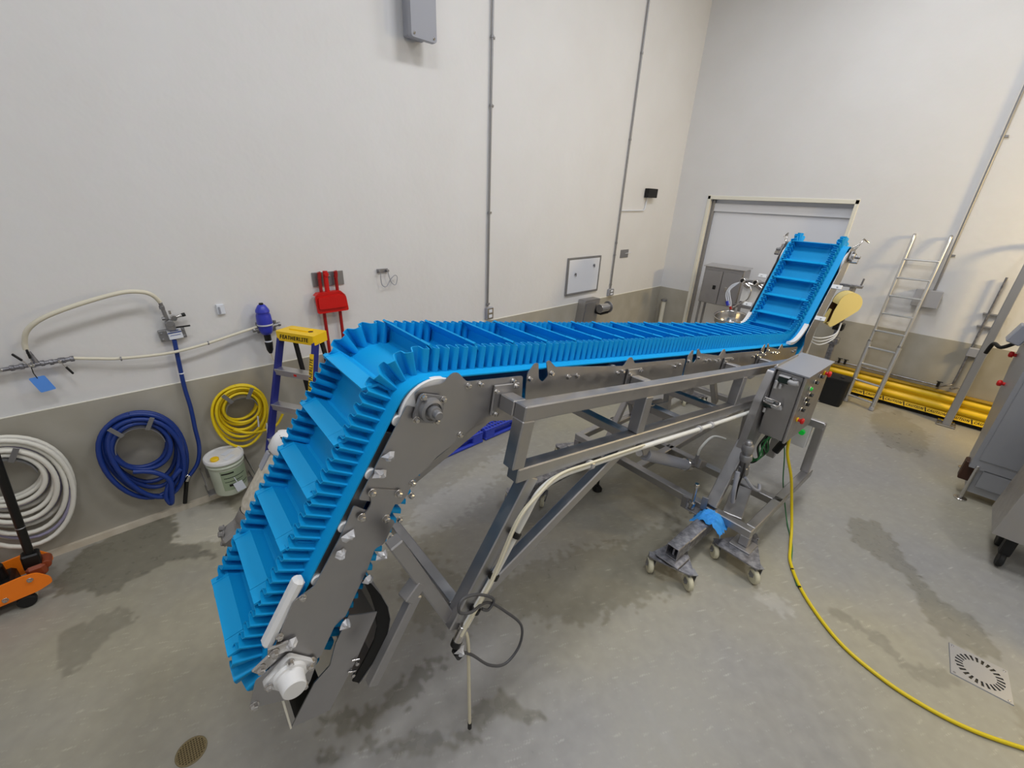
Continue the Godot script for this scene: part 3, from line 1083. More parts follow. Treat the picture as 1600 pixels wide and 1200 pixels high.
# outer frames of square tube, near and far, and the struts that carry the plates
func frame() -> void:
	var za := -1.238
	# upper and lower rails follow the slope of the middle run
	rail("frame_tube", V(1.115, 1.930), V(4.75, 1.382), za)
	rail("frame_tube", V(1.09, 1.612), V(4.55, 1.090), za)
	for p in [[V(1.145, 1.89), V(1.095, 1.65)], [V(2.13, 1.74), V(2.09, 1.50)], [V(3.56, 1.53), V(3.52, 1.28)]]:
		rail("frame_post", p[0], p[1], za)
	for x in [1.145, 2.19, 3.56, 4.30]:
		var y: float = 1.930 - 0.1508 * (x - 1.115)
		for k in 2:
			var f := 1.0 if k == 0 else -1.0
			var zb := za if k == 0 else far(za)
			var s := S()
			beam(s, Vector3(x, y, zb - 0.036 * f), Vector3(x, y, zb - 0.135 * f), 0.076, 0.076, Vector3(0.149, 0.989, 0), 0.005)
			var o := mp("frame_strut", s, M.steel)
			s = S()
			box(s, Vector3(x, y + 0.005, zb - 0.142 * f), Vector3(0.15, 0.15, 0.012), Basis(Vector3(0, 0, 1), -0.15), 0.003)
			mp("flange", s, M.steel, o)
			for q in [V(-0.058, -0.055), V(0.058, -0.055), V(-0.058, 0.06), V(0.058, 0.06)]:
				bolt_part(o, Vector3(x + q.x, y + q.y, zb - 0.135 * f), Vector3(0, 0, f), 0.010)
	# drooping arm, its brace and the prop under the tail
	rail("frame_arm", V(1.20, 1.56), V(0.738, 0.862), za)
	rail("frame_brace", V(2.05, 1.455), V(0.80, 0.90), za - 0.005, 0.06, 0.07)
	rail("tail_arm", V(0.755, 0.855), V(0.50, 1.52), za - 0.03, 0.06, 0.06)
	rail("tail_prop", V(0.575, 1.185), V(0.335, 0.80), za - 0.02, 0.05, 0.05)
	for k in 2:
		var z := za - 0.03 if k == 0 else far(za - 0.03)
		var s := S()
		beam(s, Vector3(0.60, 1.235, z), Vector3(0.525, 1.180, z + (0.01 if k == 0 else -0.01)), 0.062, 0.062, Vector3.UP, 0.005)
		mp("prop_end", s, M.steel)
	# cross members between the two frames
	for p in [V(0.79, 0.93), V(2.12, 1.43), V(3.54, 1.17)]:
		cross_tube("cross_tube", p, za - 0.04, far(za - 0.04), 0.06, 0.06)
	# gusset that the lifting cylinder pushes on
	for z in [-1.50, -1.56]:
		var s := S()
		prism(s, rounded(poly([2.55, 1.42, 2.95, 1.36, 2.93, 1.28, 2.78, 0.93, 2.72, 0.93, 2.56, 1.30]), 0.02, 3), z - 0.004, z + 0.004)
		mp("lift_gusset", s, M.steel)
	cross_tube("cross_tube", V(2.72, 1.36), za - 0.04, far(za - 0.04), 0.06, 0.06)
	var s2 := S()
	cyl(s2, Vector3(2.80, 0.90, -1.53), Vector3(3.60, 0.47, -1.53), 0.052, 24, 0.004)
	var c := mp("lift_cylinder", s2, M.plastic_grey)
	s2 = S()
	cyl(s2, Vector3(3.58, 0.48, -1.53), Vector3(3.68, 0.43, -1.53), 0.062, 24, 0.006)
	cyl(s2, Vector3(3.66, 0.44, -1.53), Vector3(3.92, 0.36, -1.53), 0.018, 12, 0.002)
	cyl(s2, Vector3(2.70, 0.95, -1.53), Vector3(2.82, 0.89, -1.53), 0.03, 16, 0.002)
	mp("cylinder_rod", s2, M.steel_bright, c)
	s2 = S()
	box(s2, Vector3(3.74, 0.46, -1.47), Vector3(0.10, 0.09, 0.08), Basis(Vector3(0, 0, 1), -0.5), 0.01)
	cyl(s2, Vector3(3.66, 0.50, -1.46), Vector3(3.66, 0.60, -1.46), 0.018, 12)
	box(s2, Vector3(3.87, 0.40, -1.50), Vector3(0.10, 0.07, 0.09), Basis(Vector3(0, 0, 1), -0.5), 0.008)
	mp("cylinder_valve", s2, M.steel_dull, c)
	s2 = S()
	tube(s2, smooth([Vector3(3.66, 0.58, -1.46), Vector3(3.64, 0.70, -1.44), Vector3(3.74, 0.80, -1.40), Vector3(3.95, 0.72, -1.36)], 6), 0.012, 8)
	mp("air_line", s2, M.cable_grey, c)


func base_frame() -> void:
	var yb := 0.312
	var zn := -0.788
	var zf := far(zn)
	for x in [3.36, 3.98, 5.86]:
		cross_tube("base_beam", V(x, yb), zn + 0.036 if x < 5.0 else -1.86, zf - 0.036)
	for z in [zn, -1.90, zf]:
		var s := S()
		beam(s, Vector3(3.398, yb, z), Vector3(4.80 if z > -1.0 else 5.82, yb, z), 0.076, 0.076, Vector3.UP, 0.006)
		mp("base_beam", s, M.steel)
	# the wide flat plate inside the near corner
	var s1 := S()
	box(s1, Vector3(3.68, 0.30, -1.02), Vector3(0.52, 0.07, 0.16), Basis(Vector3.UP, 0.25), 0.006)
	mp("base_plate", s1, M.steel)
	# the legs that carry the tilting frame on the base
	for k in 2:
		var z := -1.30 if k == 0 else far(-1.30)
		for q in [[V(4.30, 0.34), V(4.15, 1.12)], [V(5.55, 0.34), V(5.10, 1.06)]]:
			var s := S()
			beam(s, P3(q[0], z), P3(q[1], z), 0.07, 0.07, Vector3.RIGHT, 0.006)
			mp("support_leg", s, M.steel)
	# rear A shaped stand on the far side
	for q in [[V(3.30, 0.34), V(3.62, 0.92)], [V(3.92, 0.34), V(3.64, 0.92)]]:
		var s := S()
		beam(s, P3(q[0], -2.30), P3(q[1], -2.30), 0.06, 0.05, Vector3.RIGHT, 0.005)
		mp("support_leg", s, M.steel)
	var s3 := S()
	beam(s3, Vector3(3.48, 0.62, -2.30), Vector3(3.85, 0.62, -2.30), 0.05, 0.05, Vector3.UP, 0.004)
	mp("stand_tie", s3, M.steel)
	# outriggers: a heavy square sleeve with a smaller bar inside, on three-wheeled plates
	for k in 2:
		var z := -1.085 if k == 0 else far(-1.085)
		var dx := 0.0 if k == 0 else -0.50
		var s := S()
		beam(s, Vector3(3.32, 0.245, z), Vector3(2.86 + dx, 0.245, z), 0.115, 0.115, Vector3.UP, 0.008)
		mp("outrigger_sleeve", s, M.steel_dirty)
		s = S()
		beam(s, Vector3(2.87 + dx, 0.300, z), Vector3(2.70 + dx, 0.300, z), 0.098, 0.008, Vector3.UP, 0.002)
		beam(s, Vector3(2.87 + dx, 0.194, z), Vector3(2.70 + dx, 0.194, z), 0.098, 0.008, Vector3.UP, 0.002)
		for e in [-0.047, 0.047]:
			beam(s, Vector3(2.87 + dx, 0.247, z + e), Vector3(2.70 + dx, 0.247, z + e), 0.008, 0.1, Vector3.UP, 0.002)
		cyl(s, Vector3(2.74 + dx, 0.20, z), Vector3(2.74 + dx, 0.265, z), 0.011, 12)
		box(s, Vector3(2.735 + dx, 0.182, z), Vector3(0.19, 0.014, 0.20), Basis(), 0.003)
		mp("outrigger_bar", s, M.steel_dirty)
		caster_plate([2.585, z - 0.15, 2.70, z + 0.225, 3.02, z - 0.07] if k == 0 else [2.585 + dx, z + 0.15, 2.70 + dx, z - 0.225, 3.02 + dx, z + 0.07])
		s = S()
		box(s, Vector3(3.36, 0.23, zn if k == 0 else zf), Vector3(0.076, 0.10, 0.076), Basis(), 0.005)
		box(s, Vector3(3.36, 0.172, zn if k == 0 else zf), Vector3(0.17, 0.014, 0.17), Basis(), 0.003)
		mp("leg", s, M.steel)
		var zz := zn if k == 0 else zf
		var f := 1.0 if k == 0 else -1.0
		caster_plate([3.18, zz - 0.20 * f, 3.175, zz + 0.225 * f, 3.60, zz + 0.01 * f])
		if k == 1:
			s = S()
			box(s, Vector3(5.86, 0.23, zz), Vector3(0.076, 0.10, 0.076), Basis(), 0.005)
			mp("leg", s, M.steel)
			caster_plate([6.05, zz - 0.20, 6.05, zz + 0.20, 5.68, zz])
	# locking screw with its bracket beside the near outrigger
	var s4 := S()
	cyl(s4, Vector3(3.27, 0.24, -1.24), Vector3(3.25, 0.56, -1.24), 0.014, 12)
	cyl(s4, Vector3(3.25, 0.54, -1.24), Vector3(3.25, 0.575, -1.24), 0.022, 6)
	cyl(s4, Vector3(3.26, 0.31, -1.24), Vector3(3.26, 0.37, -1.24), 0.028, 12)
	mp("locking_screw", s4, M.steel_bright)
	s4 = S()
	box(s4, Vector3(3.27, 0.295, -1.24), Vector3(0.10, 0.012, 0.14), Basis(), 0.002)
	box(s4, Vector3(3.225, 0.35, -1.30), Vector3(0.012, 0.12, 0.05), Basis(), 0.002)
	box(s4, Vector3(3.30, 0.39, -1.16), Vector3(0.012, 0.13, 0.05), Basis(Vector3.UP, 0.3), 0.002)
	mp("screw_bracket", s4, M.steel_dull)
	# levelling foot under the far beam
	for p in [V(3.11, -2.16)]:
		s4 = S()
		cyl(s4, Vector3(p.x, 0.02, p.y), Vector3(p.x, 0.42, p.y), 0.014, 12)
		lathe(s4, [V(0.05, 0), V(0.052, 0.02), V(0.03, 0.05), V(0.03, 0.05), V(0, 0.055)], 20, Transform3D(Basis(), Vector3(p.x, 0.0, p.y)))
		mp("levelling_foot", s4, M.black_rough)
		s4 = S()
		box(s4, Vector3(p.x + 0.12, 0.42, p.y), Vector3(0.32, 0.05, 0.08), Basis(), 0.004)
		mp("foot_bracket", s4, M.steel)


func caster_plate(c: Array) -> void:
	var p := rounded(poly(c), 0.07, 5)
	var s := S()
	prism(s, p, -0.165, -0.153, Transform3D(Basis(Vector3(1, 0, 0), Vector3(0, 0, 1), Vector3(0, -1, 0)), Vector3.ZERO))
	var o := mp("caster_plate", s, M.steel_dirty)
	var mid := (V(c[0], c[1]) + V(c[2], c[3]) + V(c[4], c[5])) / 3.0
	for i in 3:
		var at := V(c[i * 2], c[i * 2 + 1]).lerp(mid, 0.22)
		var turn := Basis(Vector3.UP, [0.80, 0.95, 0.7][i])
		s = S()
		var ax := turn * Vector3(0, 0, 1)
		var w := Vector3(at.x, 0.063, at.y)
		cyl(s, w - ax * 0.02, w + ax * 0.02, 0.063, 24, 0.008)
		mp("caster_wheel", s, M.caster, o)
		s = S()
		for k in [-0.028, 0.028]:
			beam(s, w + ax * k, w + ax * k + Vector3(0.03, 0.085, 0), 0.004, 0.05, turn * Vector3(1, 0, 0), 0.001)
		cyl(s, w - ax * 0.034, w + ax * 0.034, 0.009, 8)
		box(s, Vector3(at.x + 0.03, 0.15, at.y), Vector3(0.07, 0.008, 0.065), turn, 0.002)
		mp("caster_fork", s, M.steel_dull, o)


func control_stand() -> void:
	# slanted column from the base up to the frame, with the cabinet hung on it
	var s := S()
	beam(s, Vector3(3.36, 0.36, -1.12), Vector3(3.70, 0.90, -1.12), 0.10, 0.06, Vector3.RIGHT, 0.006)
	mp("stand_arm", s, M.steel)
	s = S()
	prism(s, rounded(poly([3.60, 0.70, 3.74, 0.62, 4.02, 0.90, 4.10, 1.52, 3.84, 1.55, 3.72, 1.30, 3.66, 0.95]), 0.02, 3), -1.15, -1.09)
	mp("stand_column", s, M.steel)
	s = S()
	prism(s, rounded(poly([3.74, 1.30, 3.82, 1.62, 4.30, 1.62, 4.30, 1.30]), 0.02, 3), -1.088, -1.08)
	mp("mounting_plate", s, M.steel)
	s = S()
	box(s, Vector3(4.13, 1.275, -0.975), Vector3(0.60, 0.60, 0.20), Basis(), 0.006)
	var b := mp("control_cabinet", s, M.steel)
	s = S()
	box(s, Vector3(4.13, 1.275, -0.862), Vector3(0.62, 0.62, 0.022), Basis(), 0.006)
	var d := mp("door", s, M.steel, b)
	d.set_meta("label", "cabinet door with push buttons")
	s = S()
	prism(s, poly([-0.975 - 0.125, 1.585, -0.835, 1.580, -0.835, 1.592, -0.975 - 0.125, 1.600]), 3.81, 4.45, Transform3D(Basis(Vector3(0, 0, 1), Vector3(0, 1, 0), Vector3(1, 0, 0)), Vector3.ZERO))
	mp("roof", s, M.cabinet, b)
	# buttons on the door
	var spots := [[3.98, 1.45, "green"], [4.06, 1.49, "black"], [4.16, 1.52, "black"], [3.95, 1.36, "black"], [4.02, 1.385, "black"], [3.93, 1.27, "black"], [4.01, 1.30, "black"], [4.28, 1.52, "stop"], [3.94, 1.17, "stop"]]
	for q in spots:
		s = S()
		var at := Vector3(q[0], q[1], -0.851)
		cyl(s, at, at + Vector3(0, 0, 0.012), 0.020, 20, 0.003)
		mp("button_ring", s, M.yellow if q[2] == "stop" else M.steel_bright, b)
		s = S()
		if q[2] == "stop":
			lathe(s, [V(0.014, 0), V(0.014, 0.02), V(0.014, 0.02), V(0.026, 0.024), V(0.027, 0.036), V(0.02, 0.044), V(0, 0.046)], 20, along(at + Vector3(0, 0, 0.01), at + Vector3(0, 0, 1)))
			mp("stop_button", s, M.red, b)
		else:
			lathe(s, [V(0.016, 0), V(0.016, 0.010), V(0.012, 0.016), V(0, 0.018)], 20, along(at + Vector3(0, 0, 0.01), at + Vector3(0, 0, 1)))
			if q[2] == "black":
				box(s, at + Vector3(0, 0, 0.03), Vector3(0.03, 0.009, 0.014), Basis(Vector3(0, 0, 1), 0.7), 0.002)
			mp("button", s, M.green_lens if q[2] == "green" else M.black, b)
	# plug connectors on the side towards the tail
	for q in [[1.515, -1.00], [1.27, -1.06]]:
		s = S()
		box(s, Vector3(3.815, q[0], q[1]), Vector3(0.045, 0.055, 0.085), Basis(), 0.006)
		var cn := mp("connector", s, M.connector_green)
		s = S()
		box(s, Vector3(3.805, q[0] + 0.032, q[1]), Vector3(0.05, 0.012, 0.08), Basis(), 0.005)
		tube(s, smooth([Vector3(3.80, q[0], q[1] + 0.04), Vector3(3.79, q[0], q[1] + 0.075), Vector3(3.79, q[0] + 0.01, q[1] + 0.11)], 4), 0.02, 10)
		cyl(s, Vector3(3.80, q[0] - 0.02, q[1] - 0.045), Vector3(3.80, q[0] - 0.09, q[1] - 0.045), 0.014, 10)
		cyl(s, Vector3(3.80, q[0] - 0.04, q[1] - 0.01), Vector3(3.80, q[0] - 0.08, q[1] - 0.01), 0.011, 10)
		mp("gland", s, M.film, cn)
	s = S()
	tube(s, smooth([Vector3(3.76, 1.30, -1.08), Vector3(3.74, 1.30, -1.02), Vector3(3.74, 1.30, -0.97), Vector3(3.755, 1.325, -0.96), Vector3(3.775, 1.33, -1.0), Vector3(3.77, 1.33, -1.08)], 5), 0.009, 8)
	mp("hook", s, M.steel_bright)
	# air treatment unit hanging on the column
	s = S()
	var a := Vector3(3.64, 0.70, -1.04)
	lathe(s, [V(0, 0.30), V(0.025, 0.30), V(0.03, 0.27), V(0.03, 0.27), V(0.048, 0.25), V(0.048, 0.20), V(0.048, 0.20), V(0.038, 0.19), V(0.038, 0.16), V(0.038, 0.16), V(0.05, 0.15), V(0.05, 0.10), V(0.05, 0.10), V(0.04, 0.08), V(0.034, -0.02), V(0, -0.04)].map(func(v): return v), 20, Transform3D(Basis(Vector3(0, 0, 1), 0.25), a))
	box(s, a + Vector3(0.01, -0.04, 0.0), Vector3(0.07, 0.12, 0.07), Basis(Vector3(0, 0, 1), 0.25), 0.006)
	mp("air_filter", s, M.steel_dull)
	s = S()
	tube(s, smooth([Vector3(3.60, 0.78, -1.03), Vector3(3.55, 0.70, -1.01), Vector3(3.54, 0.55, -1.01), Vector3(3.60, 0.38, -1.02)], 6), 0.008, 8)
	mp("air_line", s, M.black)
	s = S()
	tube(s, smooth([Vector3(3.62, 0.62, -1.0), Vector3(3.72, 0.50, -0.95), Vector3(3.82, 0.44, -0.92), Vector3(3.86, 0.48, -0.94)], 6), 0.014, 8)
	tube(s, smooth([Vector3(3.52, 0.70, -1.04), Vector3(3.50, 0.52, -1.02), Vector3(3.56, 0.37, -1.02)], 6), 0.02, 8)
	mp("pipe", s, M.plastic_grey)
	# bundle of green and black leads under the cabinet
	for k in 9:
		s = S()
		var x := 3.82 + 0.03 * k
		tube(s, smooth([Vector3(x, 0.98, -1.0 + 0.02 * (k % 3)), Vector3(x - 0.03, 0.86, -1.02 + rng.randf_range(-0.03, 0.03)), Vector3(x + rng.randf_range(-0.06, 0.03), 0.74, -1.0), Vector3(3.84 + rng.randf_range(-0.05, 0.05), 0.68, -1.05), Vector3(3.80, 0.80 + 0.02 * (k % 2), -1.08)], 6), 0.007, 6)
		mp("lead", s, M.cord_green if k % 3 else M.black)
	s = S()
	box(s, Vector3(4.06, 0.82, -0.93), Vector3(0.05, 0.16, 0.06), Basis(Vector3(1, 0, 0), 0.3), 0.01)
	mp("lead", s, M.black)
	# flat bar gate on the base, behind the cabinet
	for q in [[Vector3(4.70, 0.35, -0.80), Vector3(4.66, 0.93, -0.80)], [Vector3(4.66, 0.90, -0.77), Vector3(4.66, 0.90, -1.16)], [Vector3(4.70, 0.35, -1.13), Vector3(4.66, 0.93, -1.13)]]:
		s = S()
		beam(s, q[0], q[1], 0.075, 0.05, Vector3.RIGHT, 0.005)
		mp("gate_bar", s, M.steel)
	s = S()
	cyl(s, Vector3(4.63, 0.78, -0.92), Vector3(4.60, 0.78, -0.92), 0.028, 20, 0.004)
	mp("lamp_lens", s, M.green_lens)
	s = S()
	box(s, Vector3(4.665, 0.74, -0.96), Vector3(0.05, 0.26, 0.20), Basis(), 0.006)
	mp("switch_box", s, M.white_metal)


# drive motor on the far side of the tail: white body with a fan cover, grey gear head
func motor() -> void:
	var a := Vector3(0.02, 1.02, -2.20)
	var up := Vector3(0.54, 0.84, 0).normalized()
	var foot := Vector3(0.085, 1.06, -2.27)
	var s := S()
	lathe(s, [V(0.0, 0), V(0.085, 0), V(0.085, 0), V(0.098, 0.05), V(0.090, 0.34), V(0.090, 0.34), V(0.078, 0.35), V(0.078, 0.37)], 32, along(foot + up * 0.12, foot + up))
	var m := mp("drive_motor", s, M.motor_white)
	s = S()
	lathe(s, [V(0.086, 0), V(0.100, 0.012), V(0.100, 0.07), V(0.090, 0.105), V(0.06, 0.12), V(0, 0.122)], 32, along(foot + up * 0.475, foot + up))
	mp("fan_cover", s, M.nylon, m)
	s = S()
	var top := foot + up * 0.582
	var side := Vector3(-up.y, up.x, 0)
	for k in 6:
		box(s, top + side * 0.074 + Vector3(0, 0, -0.03 + 0.018 * k) - up * 0.004, Vector3(0.025, 0.006, 0.006), Basis(side, up, Vector3(0, 0, 1)), 0.001)
	mp("vent_slots", s, M.print_black, m)
	s = S()
	box(s, foot + up * 0.42 + side * 0.09, Vector3(0.012, 0.10, 0.05), Basis(side, up, Vector3(0, 0, 1)), 0.003)
	mp("name_plate", s, M.plastic_grey, m)
	s = S()
	lathe(s, [V(0, -0.06), V(0.05, -0.06), V(0.07, -0.04), V(0.075, 0.05), V(0.075, 0.05), V(0.09, 0.06), V(0.09, 0.12)], 20, along(foot, foot + up))
	cyl(s, Vector3(foot.x, foot.y, -2.36), Vector3(foot.x, foot.y, -2.10), 0.07, 20, 0.01)
	box(s, foot + Vector3(-0.06, -0.01, -0.02), Vector3(0.10, 0.11, 0.12), Basis(Vector3(0, 0, 1), 0.5), 0.015)
	for k in 6:
		bolt(s, foot + Vector3(-0.10 - 0.01 * (k % 2), -0.03 + 0.03 * (k % 3), -0.06 + 0.05 * (k / 3)), Vector3(-0.9, 0.4, 0).normalized(), 0.014)
	mp("gear_head", s, M.gear_grey, m)
	s = S()
	prism(s, rounded(poly([-0.09, 0.98, -0.03, 1.13, 0.06, 1.10, 0.0, 0.93]), 0.02, 3), -2.09, -2.084)
	prism(s, rounded(poly([-0.06, 0.98, -0.02, 1.08, 0.0, 1.06, -0.03, 0.97]), 0.005, 2), -2.083, -2.079)
	mp("torque_arm", s, M.steel)


# sheet metal under the tail: catch pan, curved return guard
func tail_guards() -> void:
	for z in [-1.40, far(-1.40)]:
		var s := S()
		prism(s, poly([0.321, 1.10, 0.369, 1.067, 0.443, 1.025, 0.434, 1.004, 0.319, 0.796, 0.174, 0.582, 0.016, 0.634, 0.098, 0.76, 0.138, 0.819, 0.211, 0.867, 0.25, 0.98]), z - 0.003, z + 0.003)
		mp("pan_side", s, M.steel)
	var s1 := S()
	beam(s1, Vector3(0.014, 0.735, -1.393), Vector3(0.014, 0.735, far(-1.393)), 0.008, 0.205, Vector3(0.0, 1, 0), 0.001)
	mp("pan_front", s1, M.edge_white)
	s1 = S()
	beam(s1, Vector3(0.10, 0.70, -1.41), Vector3(0.10, 0.70, far(-1.41)), 0.004, 0.22, Vector3(0.55, 0.83, 0), 0.001)
	mp("pan_floor", s1, M.black_rough)
	# curved dark strap of the return guard
	var s := S()
	var outer := [V(0.434, 1.204), V(0.485, 1.065), V(0.512, 0.96), V(0.517, 0.872), V(0.496, 0.774), V(0.418, 0.651), V(0.327, 0.561)]
	var inner := [V(0.416, 1.190), V(0.440, 1.08), V(0.452, 0.98), V(0.450, 0.86), V(0.430, 0.79), V(0.375, 0.70), V(0.300, 0.60)]
	var p := PackedVector2Array()
	for v in outer:
		p.append(v)
	for i in inner.size():
		p.append(inner[inner.size() - 1 - i])
	for z in [-1.45, far(-1.45)]:
		s = S()
		prism(s, p.duplicate(), z - 0.004, z + 0.004)
		mp("guard_strap", s, M.black_rough)
	s = S()
	for i in outer.size() - 1:
		beam(s, P3((outer[i] + outer[i + 1]) / 2, -1.44), P3((outer[i] + outer[i + 1]) / 2, far(-1.44)), 0.003, outer[i].distance_to(outer[i + 1]) * 1.04, P3(outer[i] - outer[i + 1], 0).normalized(), 0.0)
	mp("return_guard", s, M.steel_dull)
	# hinge pins and latches of the guard
	s = S()
	for q in [V(0.30, 0.82), V(0.275, 0.76)]:
		cyl(s, P3(q, -1.392), P3(q + V(0.035, -0.010), -1.385), 0.005, 8)
		cyl(s, P3(q + V(0.02, -0.03), -1.390), P3(q + V(0.02, -0.03), -1.378), 0.009, 10)
	mp("latch_pins", s, M.steel_bright)


# conduit and leads clipped along the near frame
func wiring() -> void:
	var z := -1.178
	var run := [Vector3(4.20, 1.075, z), Vector3(3.70, 1.155, z), Vector3(2.86, 1.285, z), Vector3(2.105, 1.41, z), Vector3(1.60, 1.485, z), Vector3(1.36, 1.515, z), Vector3(1.22, 1.48, z), Vector3(1.13, 1.36, z), Vector3(0.95, 1.10, z), Vector3(0.80, 0.90, z), Vector3(0.765, 0.85, z)]
	var s := S()
	tube(s, smooth(run, 8), 0.016, 10)
	mp("conduit", s, M.cable_grey)
	for k in 2:
		s = S()
		var pts := []
		for i in range(3, run.size()):
			pts.append(run[i] + Vector3(-0.020, 0.022 if i < 6 else 0.002, 0.010 + 0.012 * k) + Vector3(0.0, 0.012 * k, 0))
		pts[4] += Vector3(-0.04, 0.02, 0)
		tube(s, smooth(pts, 8), 0.0075, 8)
		mp("lead", s, M.cable_cream)
	for q in [[run[2], 0.0], [run[4], 0.0], [run[8], 1.0], [Vector3(1.08, 1.29, z), 1.0], [Vector3(0.84, 0.95, z), 1.0], [Vector3(3.05, 1.257, z), 0.0]]:
		s = S()
		cyl(s, q[0] - Vector3(0.012, -0.002, 0) if q[1] < 0.5 else q[0] + Vector3(0.008, 0.012, 0), q[0] + Vector3(0.012, -0.002, 0) if q[1] < 0.5 else q[0] - Vector3(0.008, 0.012, 0), 0.026, 12, 0.002)
		mp("cable_clip", s, M.film if q[1] < 0.5 else M.black)
	# sensor head at the low end of the arm with its dark lead looped up
	s = S()
	cyl(s, Vector3(0.775, 0.89, z), Vector3(0.735, 0.815, z), 0.024, 16)
	mp("gland", s, M.steel_bright)
	s = S()
	cyl(s, Vector3(0.737, 0.82, z), Vector3(0.722, 0.79, z), 0.026, 16)
	box(s, Vector3(0.735, 0.745, z + 0.01), Vector3(0.05, 0.06, 0.045), Basis(Vector3(0, 0, 1), 0.3), 0.008)
	mp("sensor", s, M.black)
	s = S()
	crumple(s, Vector3(0.735, 0.765, z + 0.025), 0.028, 1.0)
	mp("sensor_wrap", s, M.film)
	s = S()
	tube(s, smooth([Vector3(0.745, 0.745, z + 0.02), Vector3(0.80, 0.688, z + 0.03), Vector3(0.90, 0.535, z + 0.05), Vector3(1.005, 0.46, z + 0.06), Vector3(1.10, 0.52, z + 0.06), Vector3(1.115, 0.66, z + 0.05), Vector3(1.02, 0.82, z + 0.03), Vector3(0.90, 0.975, z + 0.02), Vector3(0.78, 1.03, z + 0.05), Vector3(0.71, 1.10, z + 0.06), Vector3(0.735, 1.15, z + 0.05), Vector3(0.83, 1.10, z + 0.04), Vector3(0.93, 0.985, z + 0.03), Vector3(0.90, 0.935, z + 0.03), Vector3(0.86, 0.97, z + 0.03)], 8), 0.0075, 8)
	mp("sensor_lead", s, M.cable_dark)
	s = S()
	tube(s, smooth([Vector3(0.775, 0.86, z + 0.01), Vector3(0.785, 0.78, z + 0.02), Vector3(0.79, 0.45, z + 0.02), Vector3(0.795, 0.10, z + 0.02)], 6), 0.009, 8)
	mp("hanging_hose", s, M.cable_cream)
	s = S()
	cyl(s, Vector3(0.795, 0.10, z + 0.02), Vector3(0.795, 0.05, z + 0.02), 0.012, 10)
	mp("hose_end", s, M.black)


# ------------------------------------------------------------------ things on the left wall
func W(x: float, y: float, d := 0.0) -> Vector3:     # a point d in front of the left wall
	return Vector3(x, y, WALL_Z + d)


func L(v: Vector3, o: Node3D) -> Vector3:
	return v - o.position


func conduit_run(label: String, x: float, y0: float, y1: float, clamps: Array) -> void:
	var o := thing("conduit", label, "conduit", W(x, y0))
	var s := S()
	tube(s, [Vector3(0, 0, 0.026), Vector3(0, y1 - y0, 0.026)], 0.0135, 10)
	put("pipe", s, M.steel_dull, o)
	for y in clamps:
		s = S()
		cyl(s, Vector3(0, y - y0 - 0.012, 0.026), Vector3(0, y - y0 + 0.012, 0.026), 0.019, 12)
		box(s, Vector3(0.03, y - y0, 0.008), Vector3(0.05, 0.022, 0.014), Basis(), 0.003)
		put("clamp", s, M.steel_dull, o)


func outlet(label: String, x: float, y: float, w: float, h: float) -> void:
	var o := thing("outlet_box", label, "outlet", W(x, y))
	var s := S()
	box(s, Vector3(0, 0, 0.026), Vector3(w, h, 0.05), Basis(), 0.005)
	put("box", s, M.plastic_grey, o)
	s = S()
	box(s, Vector3(0, 0, 0.053), Vector3(w * 0.9, h * 0.92, 0.006), Basis(), 0.002)
	put("cover_plate", s, M.steel_bright, o)
	for sy in [-0.22, 0.22]:
		s = S()
		box(s, Vector3(0, sy * h, 0.057), Vector3(w * 0.5, h * 0.26, 0.006), Basis(), 0.002)
		put("socket", s, M.label_white, o)


